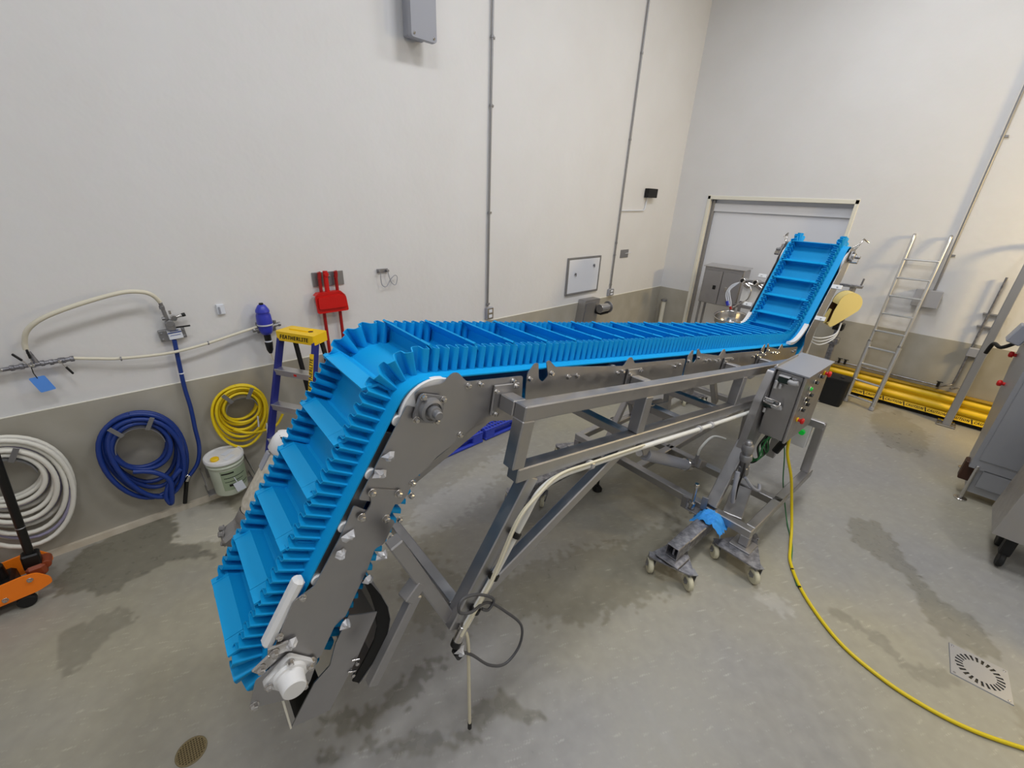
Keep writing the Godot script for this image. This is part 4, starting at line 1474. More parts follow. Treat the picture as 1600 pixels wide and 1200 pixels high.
func left_wall_things() -> void:
	var s := S()
	# grey enclosure high up
	var o := thing("junction_enclosure", "grey rounded enclosure box high on the left wall, cut by the top of the picture", "box", W(2.69, 4.45))
	box(s, Vector3(0, 0, 0.09), Vector3(0.20, 0.66, 0.16), Basis(), 0.01)
	put("back_box", s, M.plastic_grey, o)
	s = S()
	prism(s, rounded(poly([-0.135, -0.36, 0.135, -0.36, 0.135, 0.36, -0.135, 0.36]), 0.025, 4), 0.16, 0.215)
	put("cover", s, M.plastic_grey, o)
	s = S()
	bolt(s, Vector3(0.105, -0.33, 0.215), Vector3(0, 0, 1), 0.008)
	bolt(s, Vector3(-0.105, -0.33, 0.215), Vector3(0, 0, 1), 0.008)
	put("cover_screws", s, M.steel_bright, o)
	conduit_run("thin grey conduit running straight up the wall above the middle of the belt", 3.668, 1.43, 6.98, [1.46, 2.61, 3.74, 4.365, 5.9])
	conduit_run("thin grey conduit running up the wall between the white access panel and the corner", 6.545, 1.36, 6.98, [1.44, 1.95, 2.15, 3.7, 4.807, 6.1])
	outlet("grey outlet box at the foot of the conduit above the belt", 3.70, 1.335, 0.115, 0.16)
	outlet("grey twin outlet box at the foot of the conduit beside the access panel", 6.56, 1.305, 0.14, 0.12)
	# access panel
	o = thing("access_panel", "white square access panel with two latches in the left wall", "panel", W(5.725, 1.672))
	s = S()
	for e in [[V(0, 0.28), V(0.85, 0.03)], [V(0, -0.28), V(0.85, 0.03)]]:
		box(s, Vector3(e[0].x, e[0].y, 0.016), Vector3(e[1].x, e[1].y, 0.03), Basis(), 0.004)
	for x in [-0.412, 0.412]:
		box(s, Vector3(x, 0, 0.016), Vector3(0.03, 0.56, 0.03), Basis(), 0.004)
	put("frame", s, M.steel_dull, o)
	s = S()
	box(s, Vector3(0, 0, 0.018), Vector3(0.79, 0.526, 0.02), Basis(), 0.003)
	put("door", s, M.door_panel, o)
	for q in [V(-0.23, 0.04), V(0.24, 0.15)]:
		s = S()
		cyl(s, Vector3(q.x, q.y, 0.026), Vector3(q.x, q.y, 0.045), 0.02, 16)
		box(s, Vector3(q.x, q.y - 0.012, 0.05), Vector3(0.012, 0.045, 0.012), Basis(), 0.003)
		put("latch", s, M.steel_dull, o)
	# small plates and the black box
	o = thing("blank_plate", "small grey metal cover plate right of the tall conduit near the corner", "plate", W(6.868, 1.955))
	s = S()
	box(s, Vector3(0, 0, 0.006), Vector3(0.245, 0.138, 0.01), Basis(), 0.002)
	put("plate", s, M.steel_dull, o)
	s = S()
	tube(s, [Vector3(0.02, 0.0, 0.014), Vector3(0.2, 0.015, 0.02)], 0.004, 6)
	put("pull_cord", s, M.label_white, o)
	o = thing("sensor_box", "small black square box on the left wall near the corner, wired to the conduit", "box", W(7.38, 2.96))
	s = S()
	box(s, Vector3(0, 0, 0.05), Vector3(0.29, 0.145, 0.09), Basis(), 0.006)
	put("housing", s, M.black_rough, o)
	s = S()
	tube(s, smooth([Vector3(-0.06, -0.07, 0.03), Vector3(-0.07, -0.20, 0.02), Vector3(-0.10, -0.275, 0.02), Vector3(-0.2, -0.285, 0.02), Vector3(-0.82, -0.295, 0.02)], 6), 0.009, 8)
	put("conduit", s, M.label_white, o)
	o = thing("switch_plate", "small pale wall switch plate between the mixing station and the blue pump", "switch", W(0.657, 1.808))
	s = S()
	box(s, Vector3(0, 0, 0.012), Vector3(0.058, 0.088, 0.022), Basis(), 0.004)
	put("plate", s, M.label_white, o)
	s = S()
	box(s, Vector3(-0.012, -0.005, 0.026), Vector3(0.014, 0.06, 0.012), Basis(), 0.003)
	put("toggle", s, M.plastic_grey, o)
	# squeegee rack
	o = thing("tool_rack", "stainless tool rack plate above the red tools", "rack", W(1.607, 1.985))
	s = S()
	box(s, Vector3(0, 0, 0.008), Vector3(0.305, 0.135, 0.012), Basis(), 0.002)
	put("plate", s, M.steel_dull, o)
	for x in [-0.10, 0.0, 0.055]:
		s = S()
		tube(s, smooth([Vector3(x, 0.02, 0.01), Vector3(x, 0.02, 0.045), Vector3(x, 0.035, 0.055)], 3), 0.006, 8)
		put("peg", s, M.steel_bright, o)
	for q in [[-0.10, 0.62, "red plastic long handled scraper, left of the two long handles under the tool rack", 0.035], [0.06, 0.62, "red plastic long handled scraper, right of the two long handles under the tool rack", 0.035]]:
		var t := thing("scraper", q[2], "scraper", W(1.607 + q[0], 1.30), 0.0, "red tools on the rack")
		s = S()
		tube(s, [Vector3(0, -0.12, 0.05), Vector3(0, 0.70, 0.05)], 0.016, 10)
		tube(s, smooth([Vector3(0, 0.70, 0.05), Vector3(0.005, 0.74, 0.05), Vector3(0, 0.76, 0.05)], 3), 0.018, 10)
		put("handle", s, M.red_dark, t)
		s = S()
		box(s, Vector3(0, -0.17, 0.05), Vector3(0.13, 0.12, 0.012), Basis(), 0.004)
		put("blade", s, M.red, t)
	o = thing("dustpan", "red plastic dustpan hanging in front of the two long red handles", "dustpan", W(1.575, 1.785), 0.0, "red tools on the rack")
	s = S()
	prism(s, rounded(poly([-0.15, 0.06, 0.09, 0.075, 0.15, 0.04, 0.165, -0.115, -0.145, -0.115]), 0.02, 3), 0.085, 0.105)
	prism(s, rounded(poly([-0.13, 0.045, 0.08, 0.055, 0.13, 0.03, 0.14, -0.07, -0.13, -0.07]), 0.02, 3), 0.105, 0.125)
	put("pan", s, M.red, o)
	s = S()
	prism(s, poly([-0.15, 0.06, 0.09, 0.075, 0.15, 0.04, 0.10, 0.09, -0.12, 0.085]), 0.04, 0.11)
	put("hood", s, M.red, o)
	s = S()
	tube(s, [Vector3(-0.015, 0.07, 0.07), Vector3(-0.01, 0.285, 0.062)], 0.022, 10)
	cyl(s, Vector3(-0.01, 0.255, 0.055), Vector3(-0.01, 0.255, 0.095), 0.022, 14)
	put("handle", s, M.red, o)
	# hook with a loose lead
	o = thing("cable_hook", "small metal wall bracket with a looped grey lead hanging from it", "bracket", W(2.19, 2.018))
	s = S()
	box(s, Vector3(0, 0, 0.01), Vector3(0.125, 0.04, 0.014), Basis(), 0.003)
	cyl(s, Vector3(-0.045, 0, 0.012), Vector3(-0.045, 0, 0.055), 0.014, 12)
	cyl(s, Vector3(0.045, 0, 0.012), Vector3(0.045, 0, 0.055), 0.014, 12)
	put("bracket", s, M.steel_dull, o)
	s = S()
	tube(s, smooth([Vector3(-0.04, -0.01, 0.05), Vector3(-0.045, -0.08, 0.05), Vector3(-0.03, -0.15, 0.045), Vector3(0.02, -0.165, 0.04), Vector3(0.07, -0.10, 0.04), Vector3(0.125, -0.055, 0.045), Vector3(0.15, -0.08, 0.05), Vector3(0.125, -0.155, 0.05), Vector3(0.08, -0.13, 0.045), Vector3(0.05, -0.05, 0.05), Vector3(0.045, -0.01, 0.05)], 6), 0.0042, 6)
	put("lead", s, M.plastic_grey, o)
	pipework()
	hose_coils()
	dosing_pump()
	pail()
	# hand dryer like stainless roll holder by the corner
	o = thing("roll_dispenser", "stainless dispenser with a round drum on the left wall under the access panel", "dispenser", W(5.98, 1.02))
	s = S()
	prism(s, rounded(poly([-0.38, -0.32, 0.02, -0.32, 0.10, 0.26, -0.30, 0.26]), 0.02, 3), 0.01, 0.16)
	put("body", s, M.steel, o)
	s = S()
	prism(s, rounded(poly([-0.36, -0.30, -0.10, -0.30, -0.02, 0.22, -0.28, 0.22]), 0.02, 3), 0.16, 0.172)
	put("front_plate", s, M.steel_dull, o)
	s = S()
	cyl(s, Vector3(-0.02, 0.11, 0.25), Vector3(0.22, 0.11, 0.25), 0.075, 24, 0.004)
	put("drum", s, M.steel_bright, o)
	s = S()
	cyl(s, Vector3(0.22, 0.11, 0.25), Vector3(0.235, 0.11, 0.25), 0.10, 28, 0.003)
	put("drum_flange", s, M.steel_dull, o)
	s = S()
	box(s, Vector3(0.10, 0.02, 0.22), Vector3(0.22, 0.025, 0.14), Basis(), 0.004)
	put("tray", s, M.black, o)
	# stub pipe in the corner
	o = thing("corner_pipe", "short pale pipe rising from a fitting low in the corner of the two walls", "pipe", Vector3(8.33, fy(8.3), -4.15))
	s = S()
	tube(s, [Vector3(-0.02, 0.05, 0), Vector3(-0.02, 0.86, 0)], 0.045, 12)
	put("pipe", s, M.hose_cream, o)
	s = S()
	cyl(s, Vector3(-0.02, 0.86, 0), Vector3(-0.02, 0.90, 0), 0.06, 14)
	put("cap", s, M.steel_dull, o)
	s = S()
	crumple(s, Vector3(-0.02, 0.30, 0.03), 0.12, 1.0)
	cyl(s, Vector3(-0.02, 0.0, 0), Vector3(-0.02, 0.06, 0), 0.08, 14)
	put("fitting", s, M.gear_grey, o)


func valve(s: SurfaceTool, a: Vector3, b: Vector3) -> void:
	var n := (b - a).normalized()
	cyl(s, a, b, 0.016, 8)
	cyl(s, a - n * 0.004, a + n * 0.018, 0.021, 6)
	cyl(s, b - n * 0.018, b + n * 0.004, 0.021, 6)


func pipework() -> void:
	# water manifold with ball valves at the left edge
	var o := thing("valve_manifold", "dark pipe manifold with small black lever valves at the left end of the wall", "pipework", W(-0.5, 1.59))
	var base := o.position
	var s := S()
	tube(s, [Vector3(-0.45, -0.01, 0.06), Vector3(0.18, 0.0, 0.06)], 0.014, 10)
	cyl(s, Vector3(-0.30, -0.02, 0.06), Vector3(-0.22, -0.02, 0.06), 0.022, 10)
	put("pipe", s, M.steel_dirty, o)
	for x in [-0.22, -0.10, 0.0, 0.09, 0.15]:
		s = S()
		valve(s, Vector3(x - 0.03, -0.004, 0.06), Vector3(x + 0.03, -0.002, 0.06))
		put("fitting", s, M.steel_dirty, o)
	for q in [[-0.17, 0.10, 1.9], [-0.02, 0.055, 1.57], [0.11, -0.105, -1.2], [-0.035, 0.115, 2.1]]:
		s = S()
		var d := Vector3(cos(q[2]), sin(q[2]), 0)
		var st := Vector3(q[0], 0.0, 0.085)
		cyl(s, st - Vector3(0, 0, 0.02), st + Vector3(0, 0, 0.012), 0.010, 8)
		beam(s, st, st + d * 0.06, 0.006, 0.014, Vector3(0, 0, 1), 0.001)
		put("valve_stem", s, M.steel_bright, o)
		s = S()
		beam(s, st + d * 0.05, st + d * 0.115, 0.012, 0.022, Vector3(0, 0, 1), 0.004)
		put("lever", s, M.black, o)
	s = S()
	tube(s, [Vector3(0.0, 0.0, 0.06), Vector3(-0.02, 0.09, 0.06)], 0.013, 8)
	put("riser", s, M.steel_dirty, o)
	o = thing("tag", "bright blue plastic tag hanging from the valve manifold", "tag", W(-0.515, 1.515, 0.09))
	s = S()
	prism(s, rounded(poly([-0.055, -0.012, 0.025, -0.006, 0.055, -0.118, -0.025, -0.128]), 0.008, 2), 0, 0.004, Transform3D(Basis(Vector3(1, 0, 0), 0.0), Vector3(0, 0, 0)))
	put("plate", s, M.tag_blue, o)
	s = S()
	tube(s, [Vector3(-0.012, -0.02, 0.003), Vector3(-0.02, 0.02, 0.003), Vector3(-0.02, 0.07, -0.02)], 0.003, 6)
	put("tie", s, M.black, o)
	# hose from the manifold up to the mixing station
	o = thing("hose", "cream hose arching from the valve manifold up to the mixing station", "hose", W(-0.508, 1.70))
	s = S()
	tube(s, smooth([L(W(-0.525, 1.70, 0.06), o), L(W(-0.515, 1.755, 0.07), o), L(W(-0.474, 1.842, 0.10), o), L(W(-0.375, 1.918, 0.13), o), L(W(-0.194, 1.986, 0.15), o), L(W(0.04, 2.042, 0.15), o), L(W(0.16, 2.035, 0.13), o), L(W(0.225, 2.00, 0.11), o), L(W(0.262, 1.935, 0.085), o)], 8), 0.0155, 10)
	put("hose", s, M.hose_cream, o)
	o = thing("hose", "cream hose running level along the wall from the manifold to the blue pump", "hose", W(-0.32, 1.586))
	s = S()
	tube(s, smooth([L(W(-0.32, 1.59, 0.06), o), L(W(-0.2, 1.56, 0.06), o), L(W(-0.064, 1.535, 0.07), o), L(W(0.215, 1.522, 0.09), o), L(W(0.45, 1.545, 0.09), o), L(W(0.65, 1.58, 0.08), o), L(W(0.89, 1.625, 0.07), o)], 8), 0.0115, 10)
	put("hose", s, M.hose_cream, o)
	for q in [V(-0.07, 1.536), V(0.50, 1.552)]:
		s = S()
		cyl(s, L(W(q.x - 0.005, q.y, 0.085), o), L(W(q.x + 0.005, q.y, 0.085), o), 0.017, 12)
		put("clip", s, M.steel_dull, o)
	# mixing station
	o = thing("mixing_station", "stainless water mixing station with a blue and white label on the wall", "fitting", W(0.285, 1.655))
	s = S()
	box(s, Vector3(0, 0, 0.02), Vector3(0.175, 0.092, 0.036), Basis(Vector3(0, 0, 1), 0.06), 0.004)
	for q in [V(-0.07, 0.02), V(-0.07, -0.03), V(0.072, 0.03), V(0.072, -0.022)]:
		bolt(s, Vector3(q.x, q.y, 0.038), Vector3(0, 0, 1), 0.007)
	put("bracket", s, M.steel_dull, o)
	s = S()
	box(s, Vector3(0.015, 0.003, 0.045), Vector3(0.095, 0.082, 0.012), Basis(Vector3(0, 0, 1), 0.06), 0.003)
	put("label_plate", s, M.label_white, o)
	s = S()
	box(s, Vector3(0.014, 0.018, 0.0515), Vector3(0.092, 0.008, 0.002), Basis(Vector3(0, 0, 1), 0.06), 0.0)
	box(s, Vector3(0.014, 0.034, 0.0515), Vector3(0.058, 0.007, 0.002), Basis(Vector3(0, 0, 1), 0.06), 0.0)
	box(s, Vector3(0.015, -0.004, 0.0515), Vector3(0.07, 0.004, 0.002), Basis(Vector3(0, 0, 1), 0.06), 0.0)
	put("print", s, M.print_blue, o)
	s = S()
	cyl(s, Vector3(0.0, 0.10, 0.05), Vector3(0.0, 0.04, 0.05), 0.032, 18, 0.006)
	cyl(s, Vector3(0.0, 0.10, 0.02), Vector3(0.0, 0.10, 0.085), 0.028, 18, 0.004)
	cyl(s, Vector3(-0.01, 0.13, 0.05), Vector3(-0.022, 0.27, 0.06), 0.014, 10)
	cyl(s, Vector3(-0.02, 0.22, 0.058), Vector3(-0.021, 0.245, 0.06), 0.02, 6)
	cyl(s, Vector3(-0.04, 0.14, 0.05), Vector3(0.0, 0.14, 0.05), 0.013, 10)
	put("mixer_body", s, M.steel_dull, o)
	s = S()
	cyl(s, Vector3(0.035, 0.14, 0.04), Vector3(0.035, 0.14, 0.085), 0.022, 18)
	cyl(s, Vector3(0.035, 0.14, 0.06), Vector3(0.10, 0.155, 0.06), 0.012, 10)
	cyl(s, Vector3(0.02, 0.17, 0.055), Vector3(0.02, 0.20, 0.055), 0.008, 8)
	put("gauge", s, M.steel_bright, o)
	s = S()
	beam(s, Vector3(0.03, 0.062, 0.07), Vector3(0.125, 0.068, 0.09), 0.012, 0.012, Vector3(0, 0, 1), 0.003)
	cyl(s, Vector3(0.09, 0.153, 0.06), Vector3(0.115, 0.158, 0.06), 0.015, 10)
	put("lever", s, M.black, o)
	o = thing("hose", "dark blue hose hanging straight down the wall from the mixing station", "hose", W(0.27, 1.60))
	s = S()
	tube(s, smooth([L(W(0.283, 1.61, 0.045), o), L(W(0.272, 1.45, 0.05), o), L(W(0.258, 1.20, 0.05), o), L(W(0.258, 1.0, 0.06), o), L(W(0.245, 0.80, 0.07), o), L(W(0.235, 0.62, 0.08), o), L(W(0.19, 0.47, 0.09), o), L(W(0.105, 0.37, 0.10), o)], 8), 0.0165, 10)
	put("hose", s, M.hose_blue, o)
	s = S()
	cyl(s, L(W(0.266, 1.325, 0.05), o), L(W(0.2655, 1.315, 0.05), o), 0.019, 12)
	put("cable_tie", s, M.label_white, o)


func ring_pt(c: Vector3, rx: float, ry: float, a: float, d: float) -> Vector3:
	return c + Vector3(cos(a) * rx, sin(a) * ry, d)


# hoop bracket of flat bar with two clips, and loops of hose hung over it
func hanger(o: Node3D, rx: float, ry: float) -> void:
	var s := S()
	var pts := []
	for i in 25:
		pts.append(Vector3(cos(PI * i / 24.0) * rx, sin(PI * i / 24.0) * ry, 0.0))
	for i in 24:
		beam(s, pts[i] + Vector3(0, 0, 0.09), pts[i + 1] + Vector3(0, 0, 0.09), 0.18, 0.006, (pts[i] + pts[i + 1]).normalized(), 0.0)
	put("hoop", s, M.steel_dull, o)
	for a in [1.05, 2.15]:
		s = S()
		var r := Vector3(cos(a), sin(a), 0)
		var p := Vector3(r.x * rx, r.y * ry, 0.185)
		beam(s, p - r * 0.01, p + r * 0.10, 0.005, 0.032, r.cross(Vector3(0, 0, 1)), 0.001)
		put("clip", s, M.steel_dull, o)


func loops(o: Node3D, called: String, m: Material, r: float, list: Array, rx: float, ry: float) -> void:
	# list: [extra radius, drop, depth, sideways, skew]
	for q in list:
		var s := S()
		var pts := []
		for i in 41:
			var a: float = PI / 2 + TAU * i / 40.0
			var low := (1.0 - sin(a)) / 2.0
			pts.append(Vector3(cos(a) * (rx + q[0]) + q[3] * low, sin(a) * (ry + q[0]) - q[1] * low * low, q[2] + 0.012 * sin(a * 2.0 + q[4])))
		tube(s, pts, r, 9, false)
		put(called, s, m, o)


func hose_coils() -> void:
	var o := thing("hose_coil", "coil of dark blue hose on a hoop hanger, lowest loop nearly at the floor", "hose", W(-0.135, 0.80))
	hanger(o, 0.155, 0.18)
	loops(o, "loop", M.hose_blue, 0.0185, [[0.02, 0.05, 0.05, 0.0, 0.2], [0.022, 0.02, 0.09, 0.0, 1.4], [0.022, 0.03, 0.135, 0.015, 2.2], [0.058, 0.16, 0.06, 0.02, 0.7], [0.06, 0.20, 0.10, 0.03, 3.0], [0.06, 0.30, 0.14, 0.055, 1.0], [0.095, 0.28, 0.08, 0.045, 2.5], [0.10, 0.24, 0.12, 0.0, 0.4]], 0.155, 0.18)
	var s := S()
	tube(s, smooth([Vector3(-0.10, -0.20, 0.15), Vector3(0.02, -0.25, 0.17), Vector3(0.10, -0.36, 0.18), Vector3(0.085, -0.50, 0.18), Vector3(0.06, -0.60, 0.17), Vector3(0.045, -0.52, 0.16), Vector3(0.10, -0.40, 0.15), Vector3(0.20, -0.31, 0.14)], 8), 0.02, 10)
	put("loop", s, M.hose_blue, o)
	o = thing("spray_gun", "black spray lance with a metal coupling at the end of the blue hose", "spray gun", W(0.07, 0.38, 0.10))
	s = S()
	cyl(s, Vector3(0.035, 0.0, 0.0), Vector3(0.005, -0.05, 0), 0.02, 12)
	box(s, Vector3(0.0, 0.0, 0.0), Vector3(0.06, 0.02, 0.02), Basis(), 0.004)
	put("coupling", s, M.steel_bright, o)
	s = S()
	tube(s, [Vector3(0.005, -0.05, 0), Vector3(-0.055, -0.28, -0.02)], 0.017, 10)
	put("lance", s, M.black, o)
	o = thing("hose_coil", "coil of yellow hose on a hoop hanger left of the step ladder", "hose", W(0.615, 0.915))
	hanger(o, 0.125, 0.115)
	loops(o, "loop", M.hose_yellow, 0.0125, [[0.016, 0.02, 0.05, 0.0, 0.2], [0.016, 0.01, 0.08, 0.0, 1.2], [0.018, 0.03, 0.12, 0.01, 2.2], [0.045, 0.05, 0.06, 0.01, 0.7], [0.045, 0.08, 0.10, -0.01, 3.0], [0.07, 0.10, 0.07, 0.0, 1.0], [0.07, 0.12, 0.13, -0.01, 1.9], [0.09, 0.16, 0.09, -0.02, 2.5], [0.095, 0.20, 0.12, -0.025, 0.4]], 0.125, 0.115)
	s = S()
	tube(s, smooth([Vector3(-0.10, -0.20, 0.12), Vector3(0.0, -0.27, 0.13), Vector3(0.14, -0.30, 0.12), Vector3(0.26, -0.29, 0.10), Vector3(0.34, -0.20, 0.08)], 8), 0.0125, 9)
	put("loop", s, M.hose_yellow, o)
	for q in [[0.11, -0.12], [0.17, -0.22]]:
		s = S()
		tube(s, [Vector3(q[0], q[1], 0.15), Vector3(q[0] - 0.01, q[1] - 0.11, 0.15)], 0.007, 8)
		put("nozzle", s, M.label_white, o)
	o = thing("hose_coil", "big coil of white hose on a hoop hanger behind the pallet jack handle", "hose", W(-0.885, 0.83))
	hanger(o, 0.17, 0.16)
	loops(o, "loop", M.hose_white, 0.0165, [[0.02, 0.02, 0.05, 0.0, 0.2], [0.022, 0.02, 0.10, 0.0, 1.2], [0.022, 0.04, 0.15, 0.01, 2.2], [0.06, 0.09, 0.06, 0.02, 0.7], [0.06, 0.11, 0.12, 0.01, 3.0], [0.062, 0.15, 0.16, 0.02, 1.6], [0.10, 0.20, 0.07, 0.02, 1.0], [0.10, 0.24, 0.13, 0.015, 2.0], [0.135, 0.27, 0.09, 0.02, 2.5], [0.135, 0.31, 0.14, 0.01, 0.6]], 0.17, 0.16)
	loops(o, "loop", M.hose_lilac, 0.013, [[0.03, 0.07, 0.10, 0.01, 0.9], [0.08, 0.17, 0.10, 0.015, 0.3], [0.115, 0.28, 0.11, 0.02, 2.8]], 0.17, 0.16)


func dosing_pump() -> void:
	var o := thing("dosing_pump", "blue bodied dosing pump with a black suction tube on the wall above the yellow hose", "pump", W(0.955, 1.60))
	var xf := Transform3D(Basis(), Vector3(0, 0, 0.09))
	var s := S()
	lathe(s, [V(0, 0.225), V(0.025, 0.225), V(0.035, 0.215), V(0.055, 0.18), V(0.058, 0.16), V(0.058, 0.16), V(0.052, 0.155), V(0.060, 0.13), V(0.065, 0.06), V(0.062, 0.04), V(0.062, 0.04), V(0.057, 0.035), V(0.058, 0.0), V(0.050, -0.03), V(0.035, -0.05), V(0, -0.05)], 28, xf)
	put("body", s, M.blue_plastic, o)
	s = S()
	cyl(s, Vector3(0, 0.22, 0.09), Vector3(0, 0.24, 0.09), 0.018, 12)
	lathe(s, [V(0.030, -0.05), V(0.028, -0.12), V(0.028, -0.12), V(0.034, -0.13), V(0.028, -0.20), V(0.014, -0.235), V(0.014, -0.235), V(0, -0.24)].map(func(v): return V(v.x, v.y)), 18, xf)
	put("suction_tube", s, M.black, o)
	s = S()
	lathe(s, [V(0.0305, -0.108), V(0.0305, -0.122)], 18, xf)
	lathe(s, [V(0.0665, 0.052), V(0.0668, 0.044), V(0.0640, 0.038)], 28, xf)
	put("band", s, M.label_white, o)
	s = S()
	valve(s, Vector3(-0.05, -0.005, 0.07), Vector3(-0.10, 0.0, 0.07))
	valve(s, Vector3(0.05, 0.01, 0.07), Vector3(0.13, 0.02, 0.06))
	cyl(s, Vector3(0.09, 0.0, 0.06), Vector3(0.09, 0.06, 0.06), 0.012, 8)
	box(s, Vector3(0.02, 0.0, 0.012), Vector3(0.16, 0.10, 0.02), Basis(), 0.003)
	put("fitting", s, M.steel_dull, o)
	s = S()
	tube(s, smooth([Vector3(0, -0.235, 0.09), Vector3(0.01, -0.30, 0.09), Vector3(0.04, -0.36, 0.08), Vector3(0.02, -0.46, 0.06), Vector3(-0.15, -0.9, 0.08)], 6), 0.005, 6)
	put("suction_line", s, M.cable_cream, o)


func pail() -> void:
	var o := thing("pail", "pale plastic pail with a white lid and yellow cap held in a wall bracket", "bucket", W(0.38, 0.165, 0.20))
	var s := S()
	lathe(s, [V(0, 0), V(0.13, 0), V(0.132, 0.004), V(0.142, 0.29), V(0.142, 0.29), V(0.150, 0.292), V(0.150, 0.312), V(0.144, 0.314), V(0.144, 0.314), V(0.145, 0.325), V(0.145, 0.325), V(0.152, 0.327), V(0.152, 0.345), V(0.146, 0.348)], 40, Transform3D())
	put("body", s, M.pail, o)
	s = S()
	lathe(s, [V(0.158, 0.342), V(0.158, 0.368), V(0.152, 0.374), V(0.152, 0.374), V(0.145, 0.374), V(0.145, 0.374), V(0.142, 0.362), V(0.142, 0.362), V(0, 0.362)], 40, Transform3D())
	put("lid", s, M.nylon, o)
	s = S()
	cyl(s, Vector3(-0.075, 0.36, 0.045), Vector3(-0.075, 0.385, 0.045), 0.034, 20, 0.004)
	put("cap", s, M.yellow, o)
	s = S()
	box(s, Vector3(0.04, 0.364, -0.03), Vector3(0.11, 0.002, 0.05), Basis(Vector3.UP, 0.6), 0.0)
	box(s, Vector3(0.03, 0.364, 0.07), Vector3(0.09, 0.002, 0.04), Basis(Vector3.UP, 0.6), 0.0)
	put("lid_label", s, M.label_white, o)
	# wrapped label with lines of print
	s = S()
	for i in 16:
		var a0 := -0.55 + 2.1 * i / 16.0
		var a1 := -0.55 + 2.1 * (i + 1) / 16.0
		var f := func(a: float, y: float, r: float) -> Vector3: return Vector3(sin(a) * r, y, cos(a) * r)
		quad(s, f.call(a0, 0.06, 0.136), f.call(a1, 0.06, 0.136), f.call(a1, 0.27, 0.1432), f.call(a0, 0.27, 0.1432))
	put("label", s, M.label_green, o)
	s = S()
	for q in [[0.235, 0.25, -0.5, 0.2], [0.19, 0.197, -0.4, 0.9], [0.15, 0.156, -0.4, 0.7], [0.10, 0.125, -0.2, 0.15], [0.10, 0.106, 0.3, 1.1]]:
		for i in 8:
			var a0: float = q[2] + (q[3] - q[2]) * i / 8.0
			var a1: float = q[2] + (q[3] - q[2]) * (i + 1) / 8.0
			var f := func(a: float, y: float) -> Vector3: return Vector3(sin(a), 0, cos(a)) * (0.1372 + 0.0342 * (y - 0.06)) + Vector3(0, y, 0)
			quad(s, f.call(a0, q[0]), f.call(a1, q[0]), f.call(a1, q[1]), f.call(a0, q[1]))
	put("print", s, M.print_black, o)
	s = S()
	box(s, Vector3(0.045, 0.085, 0.152), Vector3(0.075, 0.10, 0.004), Basis(Vector3(0, 0, 1), 0.2), 0.001)
	put("hang_tag", s, M.label_white, o)
	s = S()
	tube(s, [Vector3(0.035, 0.13, 0.153), Vector3(0.02, 0.19, 0.15)], 0.004, 6)
	put("tie", s, M.label_white, o)
	o = thing("pail_bracket", "grey metal wall bracket with side arms around the pale pail", "bracket", W(0.38, 0.285, 0.01))
	s = S()
	box(s, Vector3(0, 0.02, 0.008), Vector3(0.30, 0.12, 0.012), Basis(), 0.002)
	put("plate", s, M.gear_grey, o)
	for x in [-0.185, 0.185]:
		s = S()
		beam(s, Vector3(x, 0.06, 0.0), Vector3(x, 0.03, 0.32), 0.006, 0.045, Vector3.UP, 0.001)
		beam(s, Vector3(x, -0.13, 0.0), Vector3(x, -0.13, 0.18), 0.006, 0.03, Vector3.UP, 0.001)
		put("side_arm", s, M.gear_grey, o)
	s = S()
	beam(s, Vector3(-0.185, -0.128, 0.14), Vector3(0.185, -0.128, 0.14), 0.10, 0.008, Vector3.UP, 0.002)
	put("shelf", s, M.gear_grey, o)


# ------------------------------------------------------------------ things by the far wall
func F(y: float, z: float, d := 0.0) -> Vector3:     # a point d in front of the far wall
	return Vector3(WALL_X - d, y, z)


